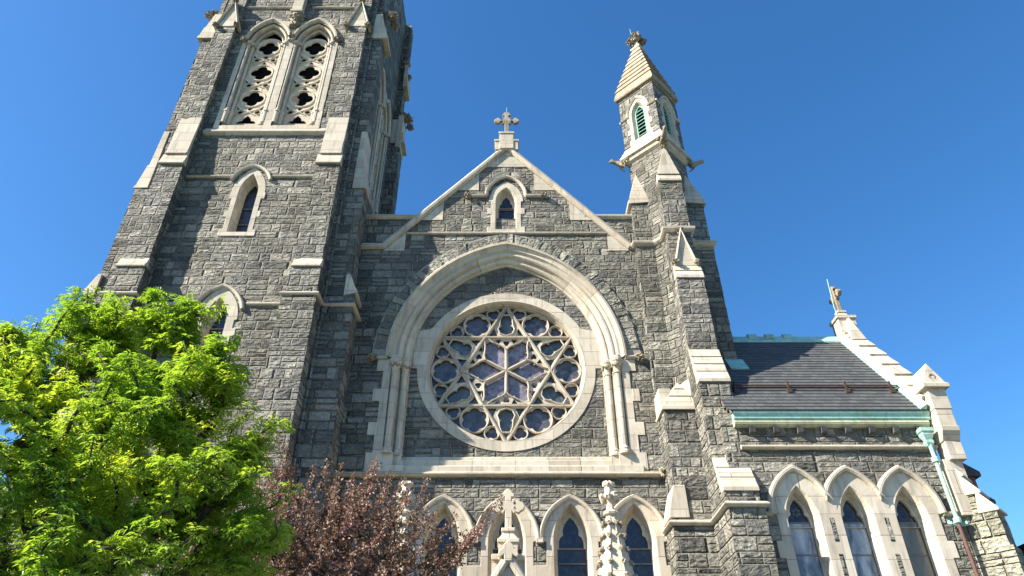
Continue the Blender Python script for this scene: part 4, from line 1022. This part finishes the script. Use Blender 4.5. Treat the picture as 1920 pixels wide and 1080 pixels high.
# three linked windows
hpath = []
HW, HR = 0.95, 1.42
r_ = (HW ** 2 + HR ** 2) / (2 * HW)
for i, c in enumerate(WC):
    A = arch(c, HW, 8.30, HR, 14); lo = c - 0.8325 if i > 0 else -99; hi = c + 0.8325 if i < 2 else 99
    A = [p for p in A if lo <= p[0] <= hi]
    if i > 0: A = [(c - 0.8325, 8.30 + sqrt(r_ ** 2 - (0.8325 + r_ - HW) ** 2))] + A
    hpath += A
hp2 = [hpath[0]]
for p in hpath[1:]:
    if hypot(p[0] - hp2[-1][0], p[1] - hp2[-1][1]) > 0.03: hp2.append(p)
zz = [4.4, 5.2, 5.7, 6.5, 7.0, 7.5, 8.28]; L = []
for i in range(6):
    x = 0.80 + (0.18 if i % 2 == 0 else 0.0); L += [(x, zz[i]), (x, zz[i + 1])]
outl = [(WC[0] - x, z) for x, z in L] + hp2 + [(WC[2] + x, z) for x, z in reversed(L)]
m = MB(); m.plate(W2, outl, [lancet(c, 0.50, 4.6, 8.15, 1.02) for c in WC], 0.03, -0.08); wing_s = part(m, "window_surround", LIME, bevel=0.01)
m = MB(); m.sweep(W2, hp2, [(-0.08, 0.02), (-0.08, 0.10), (-0.02, 0.17), (0.05, 0.17), (0.10, 0.08), (0.10, 0.0)]); part(m, "hood_mould", LIME, wing_s, bevel=0.008)
m = MB()
for x in (9.8125, 11.4775):
    for a, b in ((7.48, 8.18), (6.42, 7.12), (5.3, 6.0)): m.plate(W2, [(x - 0.06, a), (x + 0.06, a), (x + 0.06, b), (x - 0.06, b)], [], 0.04, 0.0)
part(m, "granite_inset", GRAN, wing_s)
for i, c in enumerate(WC):
    m = MB(); g1 = lancet(c, 0.50, 4.6, 8.15, 1.02); g2 = lancet(c, 0.42, 4.62, 8.15, 0.90); g3 = lancet(c, 0.365, 4.64, 8.15, 0.82)
    for A, B, da, db in ((g1, g2, 0.025, -0.2), (g2, g2, -0.2, -0.26), (g2, g3, -0.26, -0.42)):
        for k in range(len(A)):
            j = (k + 1) % len(A); m.face([W2.P(*A[k], da), W2.P(*B[k], db), W2.P(*B[j], db), W2.P(*A[j], da)])
    o = part(m, "lancet_window", LIME); o["label"] = ("left window of the side wing with a small star in its head", "middle window of the side wing", "right window of the side wing with pale beige lower glass")[i]
    m = MB(); m.plate(W2, lancet(c, 0.39, 8.0, 8.15, 0.86), [cusped(c, 0.34, 8.01, 8.13, 0.74)], -0.38, -0.5); part(m, "cusped_head", LIME, o)
    m = MB(); m.plate(W2, lancet(c, 0.37, 4.62, 8.15, 0.84), [], -0.48, None); part(m, "glass", G_DARK, o)
    m = MB(); m.plate(W2, [(c - 0.37, 4.6), (c + 0.37, 4.6), (c + 0.37, 8.16), (c - 0.37, 8.16)], [], -0.455, None); part(m, "storm_glazing", (G_PALE, G_PALE, mat_glazing("beige_storm_glazing", (0.10, 0.09, 0.06), (0.17, 0.155, 0.11)))[i], o)
    m = MB()
    for z in (8.16, 7.2, 6.2): 
        q = [[W2.P(c + a, z + b, d) for a, b in ((-0.37, -0.02), (0.37, -0.02), (0.37, 0.02), (-0.37, 0.02))] for d in (-0.46, -0.43)]; m.loft(q)
    part(m, "glazing_bar", LEAD, o)
    if i == 0:
        m = MB()
        for ph in (90, 270): m.sweep(W2, [(c + 0.13 * cos(radians(ph + 120 * k)), 8.48 + 0.13 * sin(radians(ph + 120 * k))) for k in range(3)], [(0.012, -0.47), (0.012, -0.455), (-0.012, -0.455), (-0.012, -0.47)], closed=True)
        part(m, "star_leading", LEAD, o)
m = MB()
m.hsweep([(7.5, WY), (13.8, WY)], 10.44, STR(0.13, 0.16)); m.hsweep([(7.5, WY), (8.06, WY)], 8.30, STR(0.13, 0.16)); m.hsweep([(13.24, WY), (13.75, WY)], 8.30, STR(0.13, 0.16))
part(m, "string_course", LIME)
# eaves: brackets, moulding, gutter
m = MB(); m.hsweep([(7.4, WY), (13.78, WY)], 11.2, [(-0.05, -0.10), (0.12, -0.08), (0.19, -0.01), (0.20, 0.06), (0.16, 0.12), (-0.05, 0.14)])
ev = part(m, "eaves_cornice", mat_lime("green_stained_limestone", (0.86, 1.0, 0.86), 1.2), bevel=0.01)
for k in range(8):
    x = 7.95 + k * 0.78; m = MB(); m.loft([[(x - 0.09, WY + .05, 11.08), (x - 0.09, WY - 0.2, 11.08), (x - 0.09, WY - 0.16, 10.92), (x - 0.09, WY + .05, 10.84)], [(x + 0.09, WY + .05, 11.08), (x + 0.09, WY - 0.2, 11.08), (x + 0.09, WY - 0.16, 10.92), (x + 0.09, WY + .05, 10.84)]]); part(m, "bracket", DKSTONE, ev)
m = MB(); m.hsweep([(7.4, WY), (13.85, WY)], 11.5, [(-0.05, -0.17), (0.18, -0.17), (0.21, -0.12), (0.21, -0.03), (0.25, 0.0), (0.27, 0.04), (0.27, 0.11), (0.23, 0.11), (0.21, 0.06), (-0.05, 0.06)]); part(m, "gutter", COP, bevel=0.008)
# slate roof, one lapped course after another
m = MB(); EY, EZ, RYd, RZd = 21.26, 11.62, 25.05, 16.6; nr = 27; XA, XB = 7.2, 13.8
for back in (0, 1):
    for k in range(nr):
        t0, t1 = k / nr, (k + 1.25) / nr; t1 = min(t1, 1)
        y0, y1 = EY + (RYd - EY) * t0, EY + (RYd - EY) * t1; z0, z1 = EZ + (RZd - EZ) * t0, EZ + (RZd - EZ) * t1
        ny, nz = -0.8 * 0.03, 0.6 * 0.03
        if back: y0, y1, ny = 2 * RYd - y0, 2 * RYd - y1, -ny
        q = [(XA, y0 + ny, z0 + nz), (XB, y0 + ny, z0 + nz), (XB, y1, z1), (XA, y1, z1)]; uq = [(XA, k + .1), (XB, k + .1), (XB, k + .9), (XA, k + .9)]
        l = [(XA, y0, z0), (XB, y0, z0), (XB, y0 + ny, z0 + nz), (XA, y0 + ny, z0 + nz)]
        if back: q.reverse(); uq.reverse(); l.reverse()
        m.face(q, uq); m.face(l, [(XA, k + .5)] * 4)
wr = part(m, "wing_roof", SLATE)
m = MB(); m.loft([[(X0, y, z) for y, z in ((24.80, 16.30), (24.80, 16.38), (24.98, 16.66), (25.05, 16.72), (25.12, 16.66), (25.30, 16.38), (25.30, 16.3))] for X0 in (8.0, 13.85)])
for x in (9.9, 10.62, 11.35): m.loft([[(X0, y, z) for y, z in ((24.87, 16.52), (24.90, 16.72), (25.05, 16.84), (25.2, 16.72), (25.22, 16.52))] for X0 in (x, x + 0.36)])
part(m, "ridge_cap", COP, wr)
m = MB()    # copper flashings against coping and turret
for t in range(1): 
    p0 = (EY, EZ); p1 = (RYd, RZd)
    m.loft([[(13.57, p0[0] - .05, p0[1] + .05), (13.77, p0[0] - .14, p0[1] + .16), (13.77, p0[0] - .02, p0[1] + .02), (13.57, p0[0], p0[1])], [(13.57, p1[0] - .05, p1[1] + .05), (13.77, p1[0] - .14, p1[1] + .16), (13.77, p1[0] - .02, p1[1] + .02), (13.57, p1[0], p1[1])]])
up_ = Vector((0, -0.8, 0.6)); ra_ = lambda x, y, h: tuple(Vector((x, y, EZ + (y - EY) / (RYd - EY) * (RZd - EZ))) + up_ * h)
m.loft([[ra_(x, y, h) for x, y in ((8.3, 23.2), (8.98, 23.2), (8.98, 23.72), (8.3, 23.72))] for h in (0.0, 0.05)])
part(m, "flashing", COP, wr)
sn = MB()
for dz in (0.0, 0.14): 
    t = 0.235 + dz * 0.16; y = EY + (RYd - EY) * t - 0.10; z = EZ + (RZd - EZ) * t + 0.08; sn.tube([(7.6, y, z), (13.62, y, z)], 0.026, 6)
part(sn, "snow_rail", IRON, wr)
for x in (7.9, 9.75, 11.75, 13.3):
    m = MB(); t = 0.24; y = EY + (RYd - EY) * t; z = EZ + (RZd - EZ) * t
    m.loft([[(x - .03, y - 0.16, z - 0.16), (x + .03, y - 0.16, z - 0.16), (x + .03, y - 0.02, z - 0.05), (x - .03, y - 0.02, z - 0.05)], [(x - .03, y - 0.17, z + 0.26), (x + .03, y - 0.17, z + 0.26), (x + .03, y - 0.09, z + 0.24), (x - .03, y - 0.09, z + 0.24)]])
    m.box(x - .08, x + .08, y - 0.22, y - 0.05, z - 0.2, z - 0.06); part(m, "snow_bracket", IRON, wr)
# raking coping of the gable end in stepped blocks
m = MB(); nb = 7; C0, C1 = Vector((0, 21.3, 12.05)), Vector((0, 25.05, 17.0)); X0, X1 = 13.76, 14.42
for back in (0, 1):
    for k in range(nb):
        a = C0.lerp(C1, k / nb); b = C0.lerp(C1, (k + 1) / nb); up = Vector((0, -0.8, 0.6))
        P = [a - up * 0.55, a + up * 0.10, b + up * 0.03, b - up * 0.55]
        if back: P = [Vector((0, 2 * 25.05 - p.y, p.z)) for p in P]
        m.loft([[(x, p.y, p.z) for p in P] for x in (X0, X1)])
rc = part(m, "raking_coping", LIME, bevel=0.012)
m = MB()    # kneeler with its little gabled cap
m.box(13.86, 14.46, 21.0, 21.7, 11.55, 12.3); m.box(13.88, 14.42, 21.02, 21.7, 10.9, 11.55)
m.loft([[(13.86, y, z) for y, z in ((21.7, 10.5), (21.2, 10.5), (21.12, 10.62), (21.0, 10.8), (20.98, 10.95), (21.7, 10.95))], [(14.44, y, z) for y, z in ((21.7, 10.5), (21.2, 10.5), (21.12, 10.62), (21.0, 10.8), (20.98, 10.95), (21.7, 10.95))]])
m.box(13.9, 14.42, 21.16, 21.7, 9.9, 10.5)
kn = part(m, "kneeler", LIME, rc, bevel=0.015)
m = MB()
m.loft([[(13.72, 20.86, 12.28), (14.58, 20.86, 12.28), (14.58, 21.9, 12.28), (13.72, 21.9, 12.28)], [(13.72, 20.86, 12.42), (14.58, 20.86, 12.42), (14.58, 21.9, 12.42), (13.72, 21.9, 12.42)], [(13.78, 20.92, 12.46), (14.52, 20.92, 12.46), (14.52, 21.9, 12.46), (13.78, 21.9, 12.46)], [(14.14, 21.0, 13.22), (14.16, 21.0, 13.22), (14.16, 21.95, 13.22), (14.14, 21.95, 13.22)]])
kc = part(m, "kneeler_cap", LIME, rc, bevel=0.012)
m = MB(); m.plate(front(20.955), circ(14.15, 12.68, 0.115, 20), [circ(14.15, 12.68, 0.075, 20)], 0.02, -0.03); m.plate(front(20.955), foil(14.15, 12.68, 0.075, 3), [], 0.006, -0.03); part(m, "roundel", CARV, rc)
# cross on the wing's ridge
m = MB(); m.box(13.72, 14.44, 24.72, 25.38, 16.5, 17.5); m.box(13.66, 14.5, 24.66, 25.44, 17.42, 17.56); m.loft([[(13.8, 24.82, 17.56), (14.36, 24.82, 17.56), (14.36, 25.28, 17.56), (13.8, 25.28, 17.56)], [(13.96, 24.95, 17.85), (14.22, 24.95, 17.85), (14.22, 25.15, 17.85), (13.96, 25.15, 17.85)]])
m.loft([[(13.8, 24.3, 16.15), (14.4, 24.3, 16.15), (14.4, 24.75, 16.3), (13.8, 24.75, 16.3)], [(14.08, 24.55, 17.35), (14.12, 24.55, 17.35), (14.14, 24.75, 17.4), (14.06, 24.75, 17.4)]])
m.box(13.9, 14.28, 24.9, 25.2, 17.84, 17.94)
wc = part(m, "wing_cross", LIME, rc, bevel=0.012)
m = MB(); budded_cross(m, FR((14.09, 25.05, 0), (0, 1, 0), (1, 0, 0)), 0, 17.9, 19.25, 18.72, 0.5, 0.10, 0.08); part(m, "cross", CARV, rc, bevel=0.015)
m = MB(); m.tube([(13.95, 25.05, 16.6), (13.9, 25.05, 18.2), (13.98, 25.05, 19.65)], 0.018, 6); part(m, "lightning_rod", COP, rc)
# downpipe
m = MB(); PX, PY = 13.52, 21.36
m.tube([(PX, PY, 10.5), (PX, PY, 8.0)], 0.064, 12)
for z in (9.95, 8.05): m.lathe((PX, PY), [(0.075, z - .1), (0.11, z - .07), (0.11, z + .07), (0.075, z + .1)], 12)
m.box(PX - 0.22, PX + 0.22, PY + .04, PY + .1, 7.9, 8.02); m.blob((PX - .24, PY, 7.97), 0.07, 2, .4); m.blob((PX + .24, PY, 7.97), 0.07, 2, .4)
dp = part(m, "downpipe", COP)
m = MB(); m.loft([[(PX + a * w, PY + b * w * .8 + .02, z) for a, b in ((-1, -1), (1, -1), (1, 1), (-1, 1))] for w, z in ((0.08, 10.42), (0.12, 10.5), (0.12, 10.58), (0.10, 10.6), (0.17, 10.78), (0.17, 10.84), (0.21, 10.88), (0.21, 11.0), (0.19, 11.0))]); part(m, "hopper_head", COP, dp)
m = MB(); m.tube([(PX, PY, 8.0), (PX, PY, 0.1)], 0.058, 12); part(m, "lower_pipe", BROWN, dp)
# diagonal buttress at the outer corner of the wing
D = Vector((1, -1, 0)).normalized(); Sx = Vector((1, 1, 0)).normalized(); C = Vector((14.07, 21.86, 0))
def dpoly(a0, a1, w): return [tuple((C + D * a + Sx * b).to_2d()) for a, b in ((a0, -w), (a1, -w), (a1, w), (a0, w))]
m = MB(); m.vprism(dpoly(-0.3, 1.05, 0.42), 0, 7.2, ST); m.vprism(dpoly(-0.3, 0.98, 0.42), 7.2, 8.25, ST); db = part(m, "wing_buttress", mat_granite("lighter_granite", 1.35, 0.1), jit=0.02)  # granite tinted lighter and warmer than the walls
def d3(a, b, z): return tuple(C + D * a + Sx * b + Vector((0, 0, z)))
m = MB(); st = MB()
for k in range(3):
    a0, a1 = 1.0 - 0.86 * k / 3, 1.0 - 0.86 * (k + 1) / 3; z0, z1 = 8.2 + 1.75 * k / 3, 8.2 + 1.75 * (k + 1) / 3
    P = [(a1 - 0.22, z0 + .002 * k), (a0 + 0.07, z0 + .002 * k), (a0 + 0.07, z0 + 0.07), (a1 + 0.0, z1), (a1 - 0.10, z1)]
    m.loft([[d3(a, b, z) for a, z in P] for b in (-0.45, 0.45)])
    st.vprism(dpoly(-0.3, a1 - 0.16, 0.42), 8.2, z1, ST)
part(m, "weathering_cap", LIME, db, bevel=0.01); part(st, "upper_stone", db.data.materials[0], db, jit=0.02)
m = MB(); m.box(13.72, 14.3, 21.3, 22.2, 8.2, 9.95); part(m, "corner_pier", LIME, db, bevel=0.01)

# ------------------------------------------------------------------ porch with its gable, cross and two pinnacles
m = MB(); m.box(-2.4, 2.4, 21.75, 24.1, 0, 4.6, ST); m.box(-0.5, 0.5, 21.85, 22.6, 4.5, 7.1)
pg = part(m, "porch", LIME)
m = MB(); m.plate(front(21.6), [(-2.3, 3.3), (2.3, 3.3), (0, 6.85)], [lancet(0, 0.95, 3.35, 3.4, 1.7)], 0, -0.3)
m.sweep(front(21.6), [(-2.5, 3.05), (0, 6.93), (2.5, 3.05)], [(-0.05, -0.3), (-0.05, 0.1), (0.03, 0.16), (0.14, 0.14), (0.2, 0.04), (0.2, -0.3)])
part(m, "porch_gable", LIME, pg, bevel=0.012)
m = MB(); m.plate(front(21.56), [(-0.11, 6.9), (0.11, 6.9), (0.13, 7.08), (0.24, 7.0), (0.31, 7.08), (0.27, 7.2), (0.16, 7.27), (0.14, 7.36), (0, 7.5), (-0.14, 7.36), (-0.16, 7.27), (-0.27, 7.2), (-0.31, 7.08), (-0.24, 7.0), (-0.13, 7.08)], [], 0.14, -0.12, back=True); part(m, "gable_finial", LIMEW, pg, bevel=0.02)
m = MB()
m.box(-0.5, 0.5, 21.75, 22.7, 7.02, 7.18); m.box(-0.29, 0.29, 21.72, 22.3, 7.0, 7.52); m.box(-0.33, 0.33, 21.68, 22.34, 7.5, 7.62); m.loft([[(-.3, 21.72, 7.62), (.3, 21.72, 7.62), (.3, 22.3, 7.62), (-.3, 22.3, 7.62)], [(-.17, 21.84, 7.8), (.17, 21.84, 7.8), (.17, 22.18, 7.8), (-.17, 22.18, 7.8)]]); m.box(-0.21, 0.21, 21.8, 22.22, 7.86, 7.97); m.box(-0.17, 0.17, 21.84, 22.18, 7.8, 7.87)
part(m, "cross_pedestal", LIMEW, pg, bevel=0.015)
m = MB(); budded_cross(m, front(22.0), 0, 7.9, 9.22, 8.66, 0.52, 0.115, 0.10); part(m, "porch_cross", LIMEW, pg, bevel=0.02)
def pinnacle(x, y):
    m = MB(); N = 8; ph = pi / 8
    m.lathe((x, y), [(0.66, 0.0), (0.66, 5.6), (0.74, 5.7), (0.74, 5.85), (0.62, 5.95), (0.56, 6.3), (0.165, 8.14), (0.155, 8.2), (0.23, 8.25), (0.25, 8.31), (0.2, 8.36), (0.13, 8.4), (0.115, 8.62), (0.16, 8.7)], N, ph)
    o = part(m, "pinnacle", LIMEW)
    for k in range(N):
        a = ph + 2 * pi * k / N
        m = MB(); m.tube([(x + .56 * cos(a), y + .56 * sin(a), 6.3), (x + .165 * cos(a), y + .165 * sin(a), 8.14)], 0.028, 6); part(m, "rib", LIMEW, o)
        for j in range(5):
            z = 6.42 + j * 0.39; r = 0.56 + (0.165 - 0.56) * (z - 6.3) / 1.84 + 0.05
            m = MB(); m.blob((x + r * cos(a), y + r * sin(a), z), 0.075, 2, 0.45, 9); m.blob((x + (r + .05) * cos(a), y + (r + .05) * sin(a), z - 0.05), 0.05, 1, 0.4); part(m, "crocket", CARV, o)
    m = MB()
    for k in range(6):
        a = 2 * pi * k / 6 + 0.2; m.blob((x + 0.21 * cos(a), y + 0.21 * sin(a), 8.78), 0.105, 2, 0.45, 8, (1, 1, 1.2)); m.blob((x + 0.11 * cos(a), y + 0.11 * sin(a), 9.2), 0.085, 2, 0.45, 8)
    m.lathe((x, y), [(0.12, 8.6), (0.17, 8.75), (0.14, 8.95), (0.13, 9.1), (0.15, 9.25), (0.05, 9.3)], 8); part(m, "finial", LIMEW, o)
    return o
pinnacle(3.12, 21.5); pinnacle(-3.17, 21.5)

# ------------------------------------------------------------------ houses beyond the wing
bh = tag(empty("brick_house", (21, 32, 0)), "red brick house end with dark stone copings just behind the side wing", "house")
m = MB(); m.box(17.2, 20.62, 30, 36, 0, 11.4); m.box(17.2, 20.45, 30.05, 36, 11.4, 12.6); m.out("wall", BRICK, bh)
m = MB()
m.loft([[(17.1, 29.9, 11.35), (20.85, 29.9, 11.35), (20.85, 36.1, 11.35), (17.1, 36.1, 11.35)], [(17.1, 29.9, 11.5), (20.85, 29.9, 11.5), (20.85, 36.1, 11.5), (17.1, 36.1, 11.5)], [(17.1, 29.9, 11.7), (20.5, 29.9, 11.75), (20.5, 36.1, 11.75), (17.1, 36.1, 11.7)]])
m.loft([[(17.1, 29.9, 12.55), (20.68, 29.9, 12.55), (20.68, 36.1, 12.55), (17.1, 36.1, 12.55)], [(17.1, 29.9, 12.75), (20.68, 29.9, 12.75), (20.68, 36.1, 12.75), (17.1, 36.1, 12.75)], [(17.1, 29.9, 13.1), (20.1, 29.9, 13.15), (20.1, 36.1, 13.15), (17.1, 36.1, 13.1)]])
m.out("coping", DKSTONE, bh)
th = tag(empty("town_house", (26, 32, 0)), "house with a teal painted bay and dark cornice at the far right edge", "house")
m = MB(); m.box(22.6, 30, 24, 44, 0, 9.2); m.out("wall", BRICK, th)
m = MB()
m.box(21.9, 22.7, 28.2, 34.0, 3.0, 9.3); m.box(21.8, 22.7, 28.1, 34.1, 9.0, 9.35); m.box(21.65, 22.7, 27.95, 34.25, 9.35, 9.6); bay = m.out("bay", TEAL, th)
m = MB(); m.box(21.5, 30, 27.8, 34.4, 9.6, 9.75); m.out("cornice", DARK, th)
m = MB()
for y in (29.0, 30.6, 32.2): m.box(21.86, 21.95, y, y + 1.0, 5.4, 8.4)
m.out("pane", G_DARK, bay)
for y in (29.0, 30.6, 32.2):
    m = MB(); m.box(21.83, 21.93, y - .1, y + 1.1, 8.35, 8.5); m.out("lintel", DARK, bay)

# ------------------------------------------------------------------ trees
def leaf_mesh(name, pts, dirs, nrms, lens, wids, rnd, mat, parent, fold=0.25):
    """one mesh of small pointed leaves (two quads each, folded on the midrib)"""
    n = len(pts); P = np.asarray(pts); Dv = np.asarray(dirs); Nv = np.asarray(nrms)
    Dv /= np.linalg.norm(Dv, axis=1)[:, None] + 1e-9; Sv = np.cross(Dv, Nv); Sv /= np.linalg.norm(Sv, axis=1)[:, None] + 1e-9; Nv = np.cross(Sv, Dv)
    L = np.asarray(lens)[:, None]; Wd = np.asarray(wids)[:, None]
    base = P; tip = P + Dv * L - Nv * L * 0.18; a = P + Dv * L * 0.42 + Sv * Wd + Nv * Wd * fold; b = P + Dv * L * 0.42 - Sv * Wd + Nv * Wd * fold
    V = np.stack([base, a, tip, b], 1).reshape(-1, 3); i = np.arange(n) * 4
    F = np.stack([np.stack([i, i + 1, i + 2], 1), np.stack([i, i + 2, i + 3], 1)], 1).reshape(-1)
    me = bpy.data.meshes.new(name); me.vertices.add(len(V)); me.vertices.foreach_set("co", V.ravel().astype(np.float32))
    me.loops.add(len(F)); me.loops.foreach_set("vertex_index", F.astype(np.int32))
    me.polygons.add(n * 2); me.polygons.foreach_set("loop_start", (np.arange(n * 2) * 3).astype(np.int32)); me.update(calc_edges=True)
    at = me.attributes.new("leafrand", 'FLOAT', 'POINT'); at.data.foreach_set("value", np.repeat(np.asarray(rnd), 4).astype(np.float32))
    me.materials.append(mat); me.validate()
    o = bpy.data.objects.new(name, me); COL.objects.link(o); o.parent = parent; o.location = -parent.location; return o

def grow(base, crown_c, crown_r, n_t, seed, r0, fork_z, inner=0.35, keep=0.0, lobes=()):
    """limbs that fork from the trunk towards points spread through the crown; returns tubes and leafy twigs"""
    rg = random.Random(seed); B = Vector(base); top = Vector((crown_c[0], crown_c[1], fork_z)) * 0.5 + Vector((B.x, B.y, fork_z)) * 0.5
    nodes = [(B.lerp(top, 0.75), -1), (top, 0)]; paths = []; T = []
    while len(T) < n_t:
        v = Vector((rg.uniform(-1, 1), rg.uniform(-1, 1), rg.uniform(-0.75, 1)))
        if not inner < v.length < 1.0: continue
        p = Vector((crown_c[0] + v.x * crown_r[0], crown_c[1] + v.y * crown_r[1], crown_c[2] + v.z * crown_r[2]))
        p += nvec(p * 0.55) * 0.9 + nvec(p * 1.7) * 0.35
        if noise.noise(p * 0.5 + Vector((seed, 0, 0))) < keep - 0.45: continue
        T.append(p)
    for c, r, k in lobes:
        for _ in range(k): T.append(Vector(c) + Vector((rg.gauss(0, 1), rg.gauss(0, 1), rg.gauss(0, 1))) * r * 0.5)
    T.sort(key=lambda p: (p - top).length + rg.uniform(0, 0.8))
    NP = np.zeros((60000, 3)); NP[0] = nodes[0][0]; NP[1] = nodes[1][0]; tp = np.array(top)
    for t in T:
        q = NP[:len(nodes)]; tt = np.array(t)
        bi = int(np.argmin(np.linalg.norm(q - tt, axis=1) + 0.22 * np.linalg.norm(q - tp, axis=1) + 0.8 * (q[:, 2] > tt[2] + 0.2)))
        a = nodes[bi][0]; L = (t - a).length; n = max(2, int(L / 0.28)); bend = Vector((rg.uniform(-1, 1), rg.uniform(-1, 1), -0.5)) * L * 0.14; pts = [a]
        for k in range(1, n + 1):
            u = k / n; p = a.lerp(t, u) + bend * sin(pi * u) + Vector((rg.uniform(-1, 1), rg.uniform(-1, 1), rg.uniform(-1, 1))) * 0.035
            NP[len(nodes)] = p; nodes.append((p, bi if k == 1 else len(nodes) - 1)); pts.append(p)
        paths.append((bi, len(nodes) - n, n, pts))
    cnt = [0] * len(nodes)
    for i in range(len(nodes) - 1, 0, -1):
        cnt[i] += 1
        if nodes[i][1] >= 0: cnt[nodes[i][1]] += cnt[i]
    rad = lambda i: min(r0 * 0.62, 0.0048 + 0.0052 * cnt[i] ** 0.56)
    tubes = [([B, B.lerp(top, 0.5) + Vector((0.06, 0, 0)), top], [r0, r0 * 0.85, r0 * 0.72])]; twigs = []
    for bi, i0, n, pts in paths:
        tubes.append((pts, [min(rad(bi), rad(i0) * 1.15)] + [rad(i0 + k) for k in range(n)])); twigs.append(pts)
    return tubes, twigs
def tubes_obj(name, tubes, mat, parent, n=6):
    m = MB()
    for pts, rad in tubes: m.tube(pts, rad, n)
    return m.out(name, mat, parent, smooth=True)

# green tree in front of the bell tower
GT = (-7.6, 11.2, 0)
gt = tag(empty("green_tree", GT), "leafy bright green tree in front of the bell tower at the lower left", "tree")
cc, cr = (-7.6, 11.2, 4.3), (4.0, 3.0, 3.6)
tubes, ends = grow(GT, cc, cr, 1450, 11, 0.2, 1.9, 0.3, -0.05, [((-7.5, 11, 8.35), 0.75, 75), ((-6.1, 10.9, 8.35), 0.5, 50), ((-5.2, 10.8, 7.3), 0.65, 60), ((-5.9, 10.6, 6.7), 0.9, 60), ((-8.9, 10.9, 7.4), 0.8, 60), ((-8.9, 11, 7.6), 0.8, 50), ((-4.4, 10.9, 5.8), .6, 45), ((-4.0, 10.9, 4.7), .6, 40)])
tubes_obj("trunk", tubes[:1], BARK, gt, 10); tubes_obj("limb", tubes[1:], BARK, gt, 5)
rg = random.Random(5); P = []; Dd = []; Nn = []; Ll = []; Ww = []; Rr = []
def spray(p, d, n, size, droop, tone):
    """a compound leaf spray: pairs of leaflets along a drooping rachis"""
    d = Vector(d).normalized(); q = Vector(p)
    for k in range(n):
        d = (d + Vector((0, 0, -droop))).normalized(); q = q + d * size * 0.42
        side = d.cross(Vector((rg.uniform(-.4, .4), rg.uniform(-.4, .4), 1))).normalized()
        for e in (-1, 1):
            P.append(q); ld = (d * 0.55 + side * e + Vector((0, 0, -0.45 * rg.random()))).normalized(); Dd.append(ld)
            Nn.append(Vector((rg.uniform(-.6, .6), rg.uniform(-.6, .6), 1))); Ll.append(size * rg.uniform(0.75, 1.25)); Ww.append(size * rg.uniform(0.13, 0.19)); Rr.append(min(1, max(0, tone + rg.uniform(-0.16, 0.16))))
for pts in ends:
    for i in range(1, len(pts)):
        u = i / (len(pts) - 1)
        for j in range(10 if u > 0.45 else 5):
            p = pts[i].lerp(pts[i - 1], rg.random()) + Vector((rg.uniform(-.1, .1), rg.uniform(-.1, .1), rg.uniform(-.08, .12)))
            tn = 0.45 + 0.35 * noise.noise(p * 0.6) + 0.25 * noise.noise(p * 1.9)
            spray(p, (rg.uniform(-1, 1), rg.uniform(-1, 1), rg.uniform(-0.1, 0.6)), rg.choice((3, 4, 4, 5)), 0.098, 0.22, tn)
print("green leaves", len(P))
leaf_mesh("crown", P, Dd, Nn, Ll, Ww, Rr, LEAFG, gt)

# crab apple in pink bud before the porch
PT = (-4.9, 17.2, 0)
pt = tag(empty("crabapple_tree", PT), "bronze leaved crabapple tree in pink bud in front of the nave and porch", "tree")
cc, cr = (-4.75, 17.2, 4.4), (3.75, 2.5, 3.2)
tubes, ends = grow(PT, cc, cr, 1500, 23, 0.17, 1.5, 0.3, 0.1, [((-1.3, 17.0, 5.9), 0.5, 18), ((-5.6, 17.0, 7.6), 0.5, 14)])
rg2 = random.Random(9); extra = []; ends = [(p, 2) for p in ends]
for pts, lev in list(ends):      # long upright shoots that stick out of the crown
    p = pts[-1]
    if rg2.random() < 0.34 and p.z > 5.6:
        d = (p - Vector(cc)).normalized(); dd = Vector((d.x * .8 + rg2.uniform(-.35, .35), d.y * .5, 0.75)).normalized(); L = rg2.uniform(0.4, 1.5); q = [p, p + dd * L * .5, p + (dd + Vector((0, 0, .15))).normalized() * L]
        extra.append((q, [0.012, 0.008, 0.004])); ends.append((q, 4))
tubes_obj("trunk", tubes[:1], TWIG, pt, 10); tubes_obj("limb", tubes[1:] + extra, TWIG, pt, 5)
P = []; Dd = []; Nn = []; Ll = []; Ww = []; Rr = []
for pts, lev in ends:
    for i in range(1, len(pts)):
        seg = (pts[i] - pts[i - 1]).length
        for j in range(int(seg * (84 if lev < 4 else 100)) + 7):
            p = pts[i].lerp(pts[i - 1], rg2.random()); tn = 0.36 + 0.28 * noise.noise(p * 0.9)
            o_ = Vector((rg2.uniform(-1, 1), rg2.uniform(-1, 1), rg2.uniform(-1, 1))).normalized(); p = p + o_ * rg2.uniform(0.0, 0.11)
            P.append(p); Dd.append(o_ + Vector((0, 0, .3))); Nn.append(Vector((rg2.uniform(-1, 1), rg2.uniform(-1, 1), rg2.uniform(-.2, 1)))); s_ = rg2.uniform(0.045, 0.085); Ll.append(s_); Ww.append(s_ * rg2.uniform(.28, .42)); Rr.append(min(1, max(0, tn + rg2.uniform(-.35, .45))))
print("pink leaves", len(P))
leaf_mesh("crown", P, Dd, Nn, Ll, Ww, Rr, LEAFP, pt)
